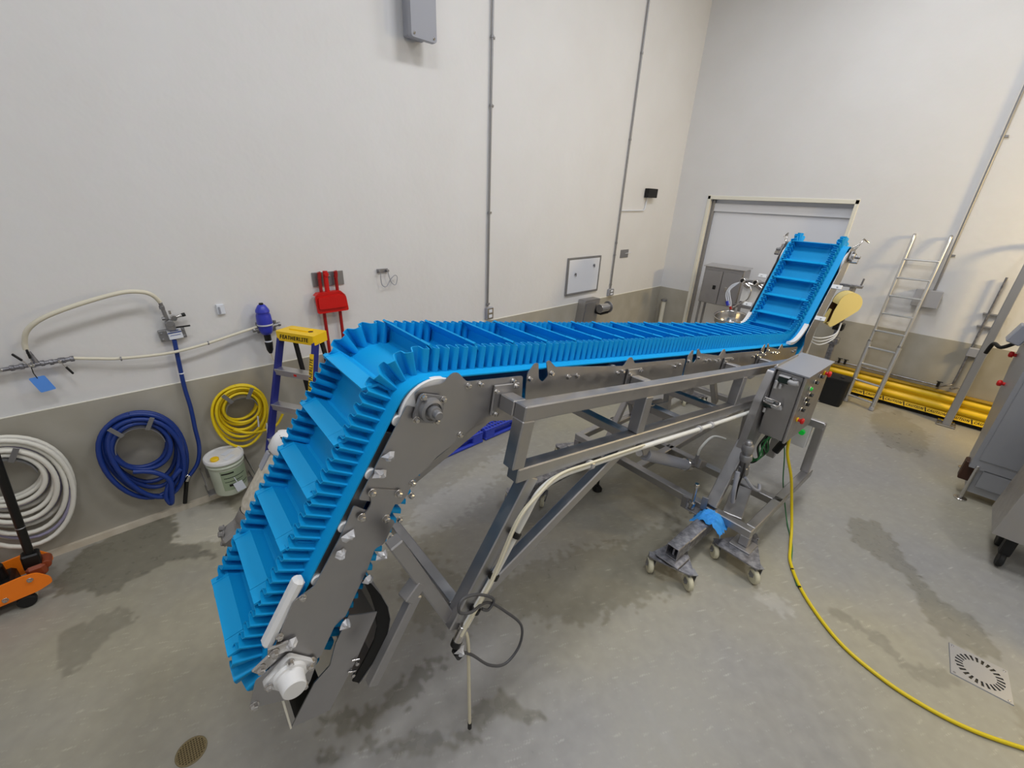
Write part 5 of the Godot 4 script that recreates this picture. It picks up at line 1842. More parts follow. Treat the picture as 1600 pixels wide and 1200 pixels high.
func far_wall_things() -> void:
	var s := S()
	var o := thing("conduit", "thin grey conduit running up the far wall behind the aluminium ladder", "conduit", F(1.82, -0.264))
	tube(s, [Vector3(-0.024, 0, 0), Vector3(-0.024, 5.17, 0)], 0.014, 10)
	put("pipe", s, M.steel_dull, o)
	for y in [0.5, 1.9, 3.4]:
		s = S()
		box(s, Vector3(-0.012, y, 0.03), Vector3(0.02, 0.025, 0.05), Basis(), 0.003)
		put("clamp", s, M.steel_dull, o)
	o = thing("wall_box", "light grey electrical box on the far wall, half hidden by the aluminium ladder", "box", F(1.735, -0.30))
	s = S()
	box(s, Vector3(-0.06, 0, 0), Vector3(0.11, 0.22, 0.27), Basis(), 0.008)
	put("box", s, M.plastic_grey, o)
	s = S()
	box(s, Vector3(-0.122, 0, 0), Vector3(0.014, 0.235, 0.285), Basis(), 0.004)
	put("lid", s, M.plastic_grey, o)
	# pipes near the post
	o = thing("wall_pipes", "pair of thin dark pipes rising on the far wall beside the grey post", "pipe", F(0.62, 0.40))
	for z in [-0.06, 0.05]:
		s = S()
		tube(s, smooth([Vector3(-0.20, -0.02, z - 0.12), Vector3(-0.06, 0.0, z - 0.02), Vector3(-0.05, 0.10, z), Vector3(-0.05, 0.8, z), Vector3(-0.05, 1.50, z)], 5), 0.013, 8)
		put("pipe", s, M.steel_dirty, o)
	s = S()
	box(s, Vector3(-0.055, 0.50, 0.0), Vector3(0.07, 0.12, 0.16), Basis(), 0.006)
	put("junction", s, M.plastic_grey, o)
	for y in [0.85, 1.02]:
		s = S()
		box(s, Vector3(-0.03, y, 0.0), Vector3(0.05, 0.02, 0.22), Basis(), 0.003)
		put("clamp", s, M.steel_dull, o)
	o = thing("low_pipe", "thin dark pipe running level along the far wall above the yellow guard rail", "pipe", F(0.56, -0.2))
	s = S()
	tube(s, [Vector3(-0.04, 0.0, -0.85), Vector3(-0.04, 0.0, 0.42)], 0.011, 8)
	put("pipe", s, M.steel_dirty, o)
	for z in [-0.80, -0.72, 0.40]:
		s = S()
		cyl(s, Vector3(-0.05, -0.02, z), Vector3(-0.05, 0.06, z), 0.016, 8)
		beam(s, Vector3(-0.05, 0.06, z - 0.03), Vector3(-0.05, 0.06, z + 0.04), 0.012, 0.012)
		put("tap", s, M.black, o)
	guard_rail()
	ladder()
	# square post
	o = thing("post", "square grey metal post with a bolted foot plate at the right", "post", Vector3(8.19, fy(8.19), 0.455))
	s = S()
	box(s, Vector3(0, 1.15, 0), Vector3(0.085, 2.30, 0.085), Basis(), 0.006)
	put("tube", s, M.cabinet, o)
	s = S()
	box(s, Vector3(0, 0.008, 0), Vector3(0.2, 0.014, 0.2), Basis(), 0.003)
	for q in [V(-0.07, -0.07), V(0.07, -0.07), V(-0.07, 0.07), V(0.07, 0.07)]:
		bolt(s, Vector3(q.x, 0.015, q.y), Vector3.UP, 0.01)
	put("foot_plate", s, M.steel_dull, o)
	s = S()
	tube(s, smooth([Vector3(0, 2.28, 0), Vector3(0.03, 2.42, 0.02), Vector3(0.10, 2.50, 0.10), Vector3(0.12, 2.52, 0.45)], 6), 0.028, 10)
	put("top_rail", s, M.cabinet, o)
	# black bin
	o = thing("waste_bin", "black plastic waste bin standing behind the control cabinet", "bin", Vector3(7.74, fy(7.74), -0.86))
	s = S()
	prism(s, rounded(poly([-0.13, -0.15, 0.13, -0.15, 0.13, 0.15, -0.13, 0.15]), 0.05, 4), 0, 0.01, Transform3D(Basis(Vector3(1, 0, 0), Vector3(0, 0, -1), Vector3(0, 1, 0)), Vector3.ZERO))
	var lo := rounded(poly([-0.13, -0.15, 0.13, -0.15, 0.13, 0.15, -0.13, 0.15]), 0.05, 4)
	for i in lo.size():
		var a := lo[i]
		var b := lo[(i + 1) % lo.size()]
		var f := func(v: Vector2, k: float, y: float) -> Vector3: return Vector3(v.x * k, y, v.y * k)
		quad(s, f.call(b, 1.0, 0.0), f.call(a, 1.0, 0.0), f.call(a, 1.12, 0.40), f.call(b, 1.12, 0.40))
		quad(s, f.call(b, 1.16, 0.40), f.call(a, 1.16, 0.40), f.call(a, 1.16, 0.43), f.call(b, 1.16, 0.43))
		tri(s, f.call(b, 1.16, 0.43), f.call(a, 1.16, 0.43), Vector3(0, 0.45, 0))
		tri(s, f.call(a, 1.16, 0.40), f.call(b, 1.16, 0.40), Vector3(0, 0.40, 0))
	put("body", s, M.black_rough, o)
	s = S()
	box(s, Vector3(-0.03, 0.45, 0.06), Vector3(0.10, 0.012, 0.05), Basis(), 0.004)
	put("flap", s, M.black, o)
	# dark upright with clamps, and the cream bell hanging on it
	o = thing("upright_stand", "dark steel upright with clamps behind the head of the conveyor", "stand", Vector3(7.86, fy(7.86), -1.09))
	s = S()
	box(s, Vector3(0, 0.88, 0), Vector3(0.07, 1.70, 0.07), Basis(), 0.004)
	put("post", s, M.steel_dirty, o)
	s = S()
	box(s, Vector3(0, 0.012, 0), Vector3(0.5, 0.024, 0.4), Basis(), 0.004)
	put("base_plate", s, M.steel_dirty, o)
	for y in [0.92, 1.14]:
		s = S()
		box(s, Vector3(-0.02, y, 0.0), Vector3(0.13, 0.10, 0.13), Basis(), 0.008)
		bolt(s, Vector3(-0.085, y, 0.0), Vector3(-1, 0, 0), 0.014)
		put("clamp", s, M.steel_dirty if y < 1.0 else M.black, o)
	s = S()
	box(s, Vector3(-0.02, 1.74, -0.10), Vector3(0.05, 0.04, 0.42), Basis(), 0.004)
	cyl(s, Vector3(-0.02, 1.74, 0.08), Vector3(-0.02, 1.86, 0.09), 0.012, 8)
	put("cross_arm", s, M.steel_dirty, o)
	o = thing("chute_hood", "cream yellow plastic bell shaped hood with a dark opening, right of the conveyor head", "hood", Vector3(7.60, 1.52, -1.08))
	# a curled sheet: teardrop side seen from the front, open towards the conveyor
	var tilt := Basis(Vector3(0, 1, 0), 0.55) * Basis(Vector3(0, 0, 1), 0.0)
	var face := Transform3D(tilt * Basis(Vector3(0, 0, 1), Vector3(0, 1, 0), Vector3(-1, 0, 0)), Vector3.ZERO)
	var q := PackedVector2Array()
	for i in 20:
		var a := -0.55 + (PI + 0.65) * i / 19.0
		q.append(Vector2(cos(a) * 0.145 + 0.06, sin(a) * 0.16 + 0.08))
	q.append(Vector2(-0.105, -0.04))
	q.append(Vector2(-0.12, -0.24))
	q.append(Vector2(-0.085, -0.27))
	q.append(Vector2(-0.04, -0.24))
	s = S()
	prism(s, q, 0.0, 0.012, face)
	put("cheek", s, M.cream_plastic, o)
	s = S()
	for i in q.size():
		var j := (i + 1) % q.size()
		if i >= 19 and i <= 20:
			continue
		quad(s, face * Vector3(q[i].x, q[i].y, -0.20), face * Vector3(q[j].x, q[j].y, -0.20), face * Vector3(q[j].x, q[j].y, 0.012), face * Vector3(q[i].x, q[i].y, 0.012))
		var qi := q[i] * 0.96
		var qj := q[j] * 0.96
		quad(s, face * Vector3(qj.x, qj.y, -0.20), face * Vector3(qi.x, qi.y, -0.20), face * Vector3(qi.x, qi.y, 0.0), face * Vector3(qj.x, qj.y, 0.0))
	put("shell", s, M.cream_plastic, o)
	s = S()
	prism(s, q, -0.205, -0.19, face)
	put("back_plate", s, M.brown_dark, o)
	s = S()
	prism(s, poly([-0.115, -0.22, -0.10, -0.03, -0.13, -0.02, -0.16, -0.12, -0.15, -0.24]), -0.10, -0.085, face)
	put("flap", s, M.cream_plastic, o)
	for k in 3:
		s = S()
		tube(s, smooth([Vector3(0.05, -0.20, 0.03), Vector3(0.0, -0.36 - 0.03 * k, 0.02), Vector3(-0.20, -0.42 - 0.05 * k, -0.10), Vector3(-0.50, -0.36 - 0.02 * k, -0.22)], 6), 0.010, 8)
		put("hose", s, M.label_white, o)
	s = S()
	tube(s, [Vector3(0.15, 0.14, 0.0), Vector3(0.24, 0.16, 0.0)], 0.02, 8)
	put("hanger", s, M.steel_dirty, o)
	wash_station()
	right_machines()


func guard_rail() -> void:
	var x := 8.33
	var o := thing("guard_rail", "yellow ribbed steel guard rail with caution tape along the foot of the far wall", "guard rail", Vector3(x, fy(x), 0.0))
	var s := S()
	# three rolled ribs
	var prof := PackedVector2Array()
	var back := PackedVector2Array()
	for i in 49:
		var t := i / 48.0
		var y := 0.13 + 0.26 * t
		var d := 0.045 * absf(sin(t * PI * 2.0))
		prof.append(Vector2(-d, y))
		back.append(Vector2(-d + 0.012, y))
	for i in 49:
		prof.append(back[48 - i])
	prism(s, prof, -1.75, 1.6)
	var r := put("rail", s, M.yellow, o)
	r.set_meta("label", "two rounded yellow ribs")
	s = S()
	box(s, Vector3(0.02, 0.40, -0.07), Vector3(0.11, 0.02, 3.35), Basis(), 0.004)
	put("top_channel", s, mat(Color(0.62, 0.50, 0.12), 0.6), o)
	for z in [-1.5, -0.5, 0.45, 1.35]:
		s = S()
		box(s, Vector3(0.045, 0.20, z), Vector3(0.06, 0.39, 0.10), Basis(), 0.005)
		box(s, Vector3(0.03, 0.008, z), Vector3(0.12, 0.014, 0.18), Basis(), 0.003)
		put("post", s, M.yellow, o)
	s = S()
	box(s, Vector3(0.045, 0.04, -0.07), Vector3(0.07, 0.08, 3.30), Basis(), 0.004)
	put("plinth", s, M.black_rough, o)
	# tape with words
	s = S()
	box(s, Vector3(-0.030, 0.100, -0.07), Vector3(0.004, 0.075, 3.30), Basis(Vector3(0, 0, 1), -0.35), 0.0)
	put("tape", s, M.yellow, o)
	var turn := Basis(Vector3(0, 1, 0), -PI / 2) * Basis(Vector3(1, 0, 0), -0.35)
	var z := -1.52
	while z < 1.5:
		text("tape_lettering", "CAUTION", 0.034, M.print_black, o, Transform3D(turn, Vector3(-0.0335, 0.1015, z + 0.12)), true, 0.2)
		s = S()
		prism(s, poly([0.0, -0.03, 0.014, -0.03, -0.006, 0.03, -0.02, 0.03]), -0.001, 0.001, Transform3D(turn, Vector3(-0.0333, 0.1015, z)))
		put("tape_bar", s, M.print_black, o)
		z += 0.245


func ladder() -> void:
	var foot_r := Vector3(7.90, fy(7.9), -0.36)
	var foot_l := Vector3(7.98, fy(7.98), -0.70)
	var top_r := Vector3(8.36, 2.53, -0.33)
	var top_l := Vector3(8.36, 2.52, -0.70)
	var o := thing("ladder", "tall aluminium tube ladder leaning on the far wall", "ladder", (foot_r + foot_l) / 2)
	var rails := [[foot_l, top_l], [foot_r, top_r]]
	for r in rails:
		var a: Vector3 = L(r[0], o)
		var b: Vector3 = L(r[1], o)
		var mid := a.lerp(b, 0.39)
		var s := S()
		cyl(s, a + (b - a).normalized() * 0.03, mid, 0.030, 14, 0.004)
		put("lower_rail", s, M.alu, o)
		s = S()
		tube(s, smooth([mid - (b - a) * 0.02, mid.lerp(b, 0.5), b - (b - a) * 0.02, b + Vector3(0.02, 0.012, 0.0), b + Vector3(0.055, 0.0, 0.0)], 4), 0.020, 12)
		put("upper_rail", s, M.alu, o)
		s = S()
		cyl(s, mid - (b - a) * 0.012, mid + (b - a) * 0.012, 0.027, 14, 0.002)
		put("collar", s, M.steel_dull, o)
		s = S()
		cyl(s, a + Vector3(0, 0.0, 0), a + (b - a).normalized() * 0.05, 0.034, 14, 0.004)
		put("foot", s, M.plastic_grey, o)
	for k in 9:
		var t := 0.045 + 0.104 * k
		var s := S()
		var a: Vector3 = L(foot_l.lerp(top_l, t), o)
		var b: Vector3 = L(foot_r.lerp(top_r, t), o)
		beam(s, a, b, 0.055, 0.020, Vector3(0.2, 1, 0), 0.005)
		for j in 3:
			beam(s, a + Vector3(-0.018 + 0.018 * j, 0.012, 0), b + Vector3(-0.018 + 0.018 * j, 0.012, 0), 0.006, 0.004, Vector3(0.2, 1, 0), 0.001)
		put("rung", s, M.alu, o)


func wash_station() -> void:
	var o := thing("wall_cabinet", "stainless two door cabinet in front of the grey door", "cabinet", Vector3(7.98, fy(7.98), -2.98))
	var s := S()
	box(s, Vector3(0.16, 1.39, 0), Vector3(0.30, 0.64, 0.68), Basis(), 0.006)
	put("body", s, M.steel, o)
	for k in [-1.0, 1.0]:
		s = S()
		box(s, Vector3(0.0, 1.37, 0.166 * k), Vector3(0.02, 0.58, 0.322), Basis(), 0.004)
		var d := put("door", s, M.steel, o)
		s = S()
		box(s, Vector3(-0.016, 1.37, -0.10 * k if k > 0 else 0.11), Vector3(0.014, 0.07, 0.05), Basis(), 0.004)
		put("handle", s, M.black if k > 0 else M.steel_bright, d)
	s = S()
	prism(s, poly([-0.03, 1.715, 0.32, 1.735, 0.32, 1.75, -0.03, 1.727]), -0.36, 0.36)
	put("roof", s, M.steel_bright, o)
	for z in [-0.31, 0.31]:
		for x in [0.04, 0.28]:
			s = S()
			box(s, Vector3(x, 0.535, z), Vector3(0.035, 1.07, 0.035), Basis(), 0.004)
			put("leg", s, M.steel_dull, o)
	o = thing("wash_basin", "round stainless basin on a stand left of the raised conveyor head", "basin", Vector3(7.50, fy(7.50), -2.50))
	s = S()
	lathe(s, [V(0.0, 0.80), V(0.12, 0.80), V(0.20, 0.86), V(0.245, 0.98), V(0.25, 1.06), V(0.25, 1.06), V(0.265, 1.066), V(0.265, 1.078), V(0.245, 1.078), V(0.238, 1.06), V(0.23, 0.98), V(0.19, 0.875), V(0.11, 0.82), V(0, 0.815)], 40, Transform3D(Basis(Vector3(0, 0, 1), 0.18), Vector3(0.15, 0, 0)))
	put("bowl", s, M.steel_bright, o)
	s = S()
	cyl(s, Vector3(0, 0.0, 0), Vector3(0, 0.80, 0), 0.05, 16)
	box(s, Vector3(0, 0.012, 0), Vector3(0.4, 0.024, 0.4), Basis(), 0.006)
	put("pedestal", s, M.steel_dull, o)
	o = thing("wash_fittings", "pair of chrome valves with looped pale hoses and a white back board above the basin", "fitting", Vector3(7.75, fy(7.75), -2.42))
	s = S()
	box(s, Vector3(0.02, 1.41, 0.10), Vector3(0.02, 0.30, 0.42), Basis(), 0.004)
	put("back_board", s, M.nylon, o)
	s = S()
	box(s, Vector3(0.05, 1.17, 0.12), Vector3(0.03, 0.05, 0.66), Basis(), 0.004)
	for z in [-0.1, 0.35]:
		box(s, Vector3(0.06, 0.62, z), Vector3(0.04, 1.24, 0.04), Basis(), 0.004)
		box(s, Vector3(0.06, 0.006, z), Vector3(0.2, 0.012, 0.12), Basis(), 0.002)
	box(s, Vector3(0.05, 1.60, 0.15), Vector3(0.03, 0.04, 0.60), Basis(), 0.004)
	for z in [-0.1, 0.35]:
		box(s, Vector3(0.06, 1.42, z), Vector3(0.03, 0.40, 0.03), Basis(), 0.004)
	put("stand", s, M.steel_dull, o)
	for z in [-0.09, 0.11]:
		s = S()
		cyl(s, Vector3(0.04, 1.60, z), Vector3(-0.10, 1.61, z - 0.02), 0.045, 18, 0.004)
		cyl(s, Vector3(0.0, 1.64, z), Vector3(0.0, 1.55, z), 0.03, 12)
		box(s, Vector3(0.01, 1.53, z + 0.04), Vector3(0.10, 0.06, 0.10), Basis(Vector3(1, 0, 0), 0.5), 0.01)
		cyl(s, Vector3(0.0, 1.57, z + 0.05), Vector3(0.02, 1.54, z + 0.17), 0.022, 10)
		var v := put("valve", s, M.steel_bright, o)
		s = S()
		cyl(s, Vector3(-0.098, 1.61, z - 0.02), Vector3(-0.103, 1.61, z - 0.02), 0.032, 16, 0.001)
		put("bore", s, M.black, v)
	for k in 3:
		s = S()
		var g := 0.03 * k
		tube(s, smooth([Vector3(-0.05, 1.57, -0.16), Vector3(-0.07, 1.50 - g, -0.27), Vector3(-0.08, 1.36, -0.32 + g), Vector3(-0.09, 1.22, -0.26 + g), Vector3(-0.08, 1.13, -0.19)], 6), 0.009, 8)
		put("hose", s, M.label_white, o)
	s = S()
	tube(s, smooth([Vector3(-0.06, 1.58, -0.02), Vector3(-0.10, 1.48, 0.06), Vector3(-0.10, 1.33, 0.04), Vector3(-0.09, 1.22, -0.08), Vector3(-0.08, 1.14, -0.18)], 6), 0.010, 8)
	put("hose", s, M.steel_bright, o)
	s = S()
	cyl(s, Vector3(-0.09, 1.24, -0.27), Vector3(-0.09, 1.17, -0.235), 0.03, 12, 0.004)
	put("blue_joint", s, M.blue_plastic, o)
	s = S()
	cyl(s, Vector3(-0.08, 1.16, -0.20), Vector3(-0.08, 1.11, -0.18), 0.022, 12, 0.004)
	put("red_joint", s, M.red_dark, o)


func right_machines() -> void:
	var o := thing("machine_cabinet", "large grey sheet metal machine cabinet on levelling feet at the right edge", "cabinet", Vector3(6.6, fy(6.6), 1.3))
	var s := S()
	prism(s, poly([-0.50, 0.36, -0.10, 0.36, -0.05, 0.55, 0.62, 1.25, 0.75, 2.35, -0.50, 2.35]), -0.66, 0.75)
	put("body", s, M.cabinet, o)
	s = S()
	box(s, Vector3(-0.506, 1.40, 0.03), Vector3(0.012, 1.86, 1.30), Basis(), 0.003)
	put("front_panel", s, M.cabinet, o)
	s = S()
	prism(s, poly([-0.47, 0.08, -0.18, 0.08, -0.18, 0.40, -0.47, 0.40]), -0.60, 0.70)
	box(s, Vector3(-0.49, 0.27, 0.06), Vector3(0.02, 0.20, 1.22), Basis(), 0.003)
	put("skirt", s, M.cabinet, o)
	for z in [-0.60, 0.6]:
		for x in [-0.50, 0.3]:
			s = S()
			var y := -fy(6.6) + fy(6.6 + x)
			cyl(s, Vector3(x, y, z), Vector3(x, y + 0.012, z), 0.055, 20, 0.003)
			cyl(s, Vector3(x, y + 0.01, z), Vector3(x, 0.40, z), 0.016, 10)
			put("levelling_foot", s, M.steel_bright, o)
	s = S()
	box(s, Vector3(-0.36, 0.28, -0.64), Vector3(0.14, 0.22, 0.10), Basis(), 0.01)
	put("hinge_cover", s, M.brown_dark, o)
	for q in [V(-0.515, 0.95), V(-0.515, 0.45), V(-0.515, 0.60)]:
		s = S()
		bolt(s, Vector3(q.x, q.y, -0.1 if q.y > 0.9 else 0.1), Vector3(-1, 0, 0), 0.010)
		put("screw", s, M.steel_bright, o)
	for q in [[0.50, 1.38], [0.18, 1.12]]:
		s = S()
		lathe(s, [V(0.018, 0), V(0.018, 0.02), V(0.018, 0.02), V(0.032, 0.025), V(0.034, 0.05), V(0.02, 0.06), V(0, 0.06)], 18, along(Vector3(q[0], q[1], -0.66), Vector3(q[0], q[1], -0.90)))
		put("stop_button", s, M.red, o)
	s = S()
	box(s, Vector3(0.42, 1.62, -0.72), Vector3(0.20, 0.20, 0.12), Basis(Vector3(1, 0, 0), 0.3), 0.01)
	put("switch_box", s, M.plastic_grey, o)
	s = S()
	tube(s, smooth([Vector3(0.42, 1.52, -0.72), Vector3(0.46, 1.44, -0.80), Vector3(0.56, 1.45, -0.86), Vector3(0.60, 1.32, -0.88)], 5), 0.02, 8)
	put("handle", s, M.black, o)
	# stainless bin in front
	o = thing("tote_bin", "stainless wheeled tote bin at the lower right edge, in front of the grey cabinet", "bin", Vector3(5.26, fy(5.26), 1.34))
	s = S()
	var turn := Basis(Vector3.UP, 0.0)
	var lo := [Vector3(-0.28, 0.32, -0.50), Vector3(0.26, 0.32, -0.50), Vector3(0.26, 0.32, 0.4), Vector3(-0.28, 0.32, 0.4)]
	var hi := [Vector3(-0.20, 1.02, -0.44), Vector3(0.36, 1.02, -0.44), Vector3(0.36, 1.02, 0.5), Vector3(-0.20, 1.02, 0.5)]
	for i in 4:
		var j := (i + 1) % 4
		quad(s, lo[j], lo[i], hi[i], hi[j])
		quad(s, hi[j] * 0.985, hi[i] * 0.985, lo[i] + Vector3(0, 0.01, 0), lo[j] + Vector3(0, 0.01, 0))
	quad(s, lo[0], lo[1], lo[2], lo[3])
	put("tub", s, M.steel, o)
	s = S()
	for i in 4:
		tube(s, [hi[i], hi[(i + 1) % 4]], 0.016, 8)
	put("rim", s, M.steel_dull, o)
	for x in [-0.18, 0.18]:
		for z in [-0.36, 0.30]:
			s = S()
			cyl(s, Vector3(x, 0.07, z - 0.02), Vector3(x, 0.07, z + 0.02), 0.07, 20, 0.008)
			box(s, Vector3(x + 0.02, 0.22, z), Vector3(0.09, 0.20, 0.07), Basis(), 0.008)
			put("caster", s, M.black_rough, o)


# ------------------------------------------------------------------ things standing or lying on the floor
func floor_things() -> void:
	step_ladder()
	for k in 2:
		pallet(Vector3([2.30, 3.56][k], 0, -3.86), ["blue plastic pallet on the floor behind the conveyor, nearer the tail end", "blue plastic pallet on the floor behind the conveyor, farther from the tail end"][k])
	pallet_jack()
	drain()
	# cords
	var o := thing("power_cord", "yellow power cord running from the control cabinet across the floor to the drain side", "cord", Vector3(3.4, 0.014, -0.07))
	var s := S()
	var pts := []
	for q in [[4.02, 0.98, -0.62], [4.06, 0.80, -0.60], [4.13, 0.55, -0.52], [4.16, 0.28, -0.45], [4.08, 0.07, -0.37], [3.90, 0.014, -0.315], [3.684, 0.014, -0.252], [3.402, 0.014, -0.074], [3.151, 0.014, 0.197], [3.055, 0.014, 0.462], [3.046, 0.014, 0.684], [3.086, 0.014, 0.881], [3.184, 0.014, 1.09], [3.32, 0.014, 1.32], [3.5, 0.014, 1.6]]:
		pts.append(L(Vector3(q[0], q[1], q[2]), o))
	tube(s, smooth(pts, 8), 0.0125, 10)
	put("sheath", s, M.cord_yellow, o)
	for q in [[3.62, -0.222], [3.46, -0.125]]:
		s = S()
		cyl(s, L(Vector3(q[0] - 0.006, 0.014, q[1] - 0.004), o), L(Vector3(q[0] + 0.006, 0.014, q[1] + 0.004), o), 0.0142, 12, 0.001)
		put("mark", s, M.print_black, o)
	o = thing("green_cord", "thin green cord hanging from the cabinet connector down beside the yellow cord", "cord", Vector3(4.0, 0.01, -0.33))
	s = S()
	pts = []
	for q in [[3.98, 1.30, -0.86], [4.02, 1.31, -0.80], [4.10, 1.18, -0.75], [4.20, 0.95, -0.72], [4.32, 0.66, -0.66], [4.36, 0.35, -0.60], [4.32, 0.10, -0.50], [4.20, 0.009, -0.42], [3.948, 0.009, -0.314], [3.70, 0.009, -0.25], [3.56, 0.009, -0.19], [3.47, 0.009, -0.145]]:
		pts.append(L(Vector3(q[0], q[1], q[2]), o))
	tube(s, smooth(pts, 8), 0.0055, 8)
	put("sheath", s, M.cord_green, o)
	# rag on the outrigger
	o = thing("rag", "crumpled bright blue rag lying on the outrigger tube of the conveyor base", "cloth", Basis(Vector3.UP, TURN) * Vector3(3.255, 0.305, -1.06))
	s = S()
	s.set_smooth_group(1)
	var n := noise(71, 9.0, 3)
	var rows := []
	for i in 19:
		var row := []
		for j in 19:
			var u := i / 18.0 * 2.0 - 1.0
			var v := j / 18.0 * 2.0 - 1.0
			var r := sqrt(u * u + v * v)
			var y := 0.062 * maxf(0.0, 1.0 - r * r * 0.75) + n.get_noise_2d(u * 0.55, v * 0.55) * 0.055 * (1.0 - 0.4 * r)
			var z := v * (0.135 + 0.02 * n.get_noise_2d(u * 2.0, 3.0))
			if absf(z) > 0.06:
				y -= (absf(z) - 0.06) * 0.9
			row.append(Vector3(u * (0.085 + 0.02 * n.get_noise_2d(v * 2.0, 9.0)), y + 0.004, z))
		rows.append(row)
	for i in 18:
		for j in 18:
			quad(s, rows[i][j], rows[i][j + 1], rows[i + 1][j + 1], rows[i + 1][j])
	put("cloth", s, M.cloth_blue, o)


func step_ladder() -> void:
	var o := thing("step_ladder", "blue fibreglass step ladder with yellow top cap standing against the left wall", "ladder", Vector3(1.165, 0, -3.92), -1.06)
	var s := S()
	var h := 1.62
	var wt := 0.185     # half width at the top
	var wb := 0.25
	var front := 0.57  # front feet towards the room
	var fp := func(side: float, t: float, dz := 0.0) -> Vector3: return Vector3(side * lerpf(wb, wt, t), h * t, lerpf(front, 0.05, t) + dz)
	for side in [-1.0, 1.0]:
		s = S()
		beam(s, fp.call(side, 0.0) + Vector3(0, 0.02, 0), fp.call(side, 0.97), 0.028, 0.07, Vector3(0, 0, 1), 0.004)
		put("front_rail", s, M.fiberglass, o)
		s = S()
		beam(s, Vector3(side * 0.21, 0.02, -0.26), Vector3(side * 0.15, h * 0.97, -0.04), 0.022, 0.045, Vector3(0, 0, 1), 0.004)
		put("rear_rail", s, M.black_rough, o)
		s = S()
		box(s, fp.call(side, 0.0) + Vector3(0, 0.016, 0), Vector3(0.05, 0.032, 0.09), Basis(), 0.006)
		box(s, Vector3(side * 0.21, 0.014, -0.26), Vector3(0.04, 0.028, 0.06), Basis(), 0.006)
		put("foot", s, M.black, o)
	for k in 4:
		var t := (0.365 + 0.31 * k) / h
		s = S()
		var a: Vector3 = fp.call(-1.0, t)
		var b: Vector3 = fp.call(1.0, t)
		box(s, (a + b) / 2, Vector3(b.x - a.x, 0.012, 0.085), Basis(), 0.003)
		box(s, (a + b) / 2 + Vector3(0, -0.022, 0.040), Vector3(b.x - a.x, 0.055, 0.006), Basis(), 0.002)
		put("step", s, M.alu, o)
	for k in 3:
		s = S()
		var y := 0.35 + 0.38 * k
		beam(s, Vector3(-0.2, y, -0.26 + 0.22 * y / h), Vector3(0.2, y, -0.26 + 0.22 * y / h), 0.03, 0.02, Vector3.UP, 0.004)
		put("rear_bar", s, M.black_rough, o)
	s = S()
	prism(s, rounded(poly([-0.205, -0.085, 0.205, -0.085, 0.195, 0.105, -0.195, 0.105]), 0.02, 3), h - 0.075, h + 0.01, Transform3D(Basis(Vector3(1, 0, 0), Vector3(0, 0, -1), Vector3(0, 1, 0)), Vector3(0, 0, 0.02)))
	var cap := put("top_cap", s, M.yellow, o)
	cap.set_meta("label", "bright yellow top cap with black lettering")
	s = S()
	box(s, Vector3(-0.03, h + 0.014, -0.02), Vector3(0.20, 0.012, 0.08), Basis(), 0.004)
	put("tool_tray", s, M.yellow, cap)
	s = S()
	cyl(s, Vector3(0.09, h + 0.0095, 0.0), Vector3(0.09, h + 0.0115, 0.0), 0.022, 16, 0.0005)
	put("tool_hole", s, M.brown_dark, cap)
	text("lettering", "FEATHERLITE", 0.037, M.print_black, cap, Transform3D(Basis(), Vector3(-0.005, h - 0.034, 0.107)), true, 0.2)
	# yellow strip with the same word up the right rail
	s = S()
	var c: Vector3 = fp.call(1.0, 0.80)
	var up: Vector3 = (fp.call(1.0, 0.97) - fp.call(1.0, 0.6)).normalized()
	var out := Vector3(0, 0, 1)
	out = (out - up * out.dot(up)).normalized()
	var side := up.cross(out)
	box(s, c + out * 0.037, Vector3(0.042, 0.36, 0.002), Basis(side, up, out), 0.0)
	put("rail_label", s, M.yellow, o)
	text("lettering", "FEATHERLITE", 0.034, M.print_black, o, Transform3D(Basis(up, -side, out), c + out * 0.0385), true, 0.2)
	s = S()
	box(s, (fp.call(-1.0, 1.295 / h) + fp.call(1.0, 1.295 / h)) / 2 + Vector3(0.03, -0.022, 0.0435), Vector3(0.03, 0.02, 0.002), Basis(), 0.0)
	put("step_label", s, M.red, o)
	s = S()
	tube(s, smooth([Vector3(0.02, 1.02, -0.12), Vector3(0.05, 0.85, -0.10), Vector3(0.03, 0.62, -0.12), Vector3(0.06, 0.50, -0.10)], 6), 0.008, 8)
	put("lead", s, M.cable_cream, o)


func pallet(at: Vector3, label: String) -> void:
	var o := thing("pallet", label, "pallet", at, 0.0, "blue plastic pallets")
	var s := S()
	var w := 1.22
	var d := 0.80
	# top deck: open lattice
	for i in 13:
		var z := -d / 2 + 0.02 + (d - 0.04) * i / 12.0
		box(s, Vector3(0, 0.135, z), Vector3(w, 0.022, 0.022), Basis(), 0.003)
	for i in 25:
		var x := -w / 2 + 0.02 + (w - 0.04) * i / 24.0
		box(s, Vector3(x, 0.137, 0), Vector3(0.016, 0.020, d), Basis(), 0.003)
	put("deck", s, M.pallet, o)
	for side in [-1.0, 1.0]:
		s = S()
		box(s, Vector3(0, 0.132, side * (d / 2 - 0.006)), Vector3(w, 0.036, 0.012), Basis(), 0.004)
		box(s, Vector3(0, 0.02, side * (d / 2 - 0.05)), Vector3(w, 0.03, 0.10), Basis(), 0.005)
		put("edge_beam", s, M.pallet, o)
		s = S()
		for x in [-0.42, 0.0, 0.42]:
			box(s, Vector3(x, 0.03, side * 0.0), Vector3(0.02, 0.02, 0.02), Basis(), 0.002)
		put("rib", s, M.pallet, o)
	for x in [-0.53, 0.0, 0.53]:
		for z in [-0.34, 0.0, 0.34]:
			s = S()
			box(s, Vector3(x, 0.075, z), Vector3(0.15 if x else 0.22, 0.11, 0.118), Basis(), 0.01)
			put("block", s, M.pallet, o)


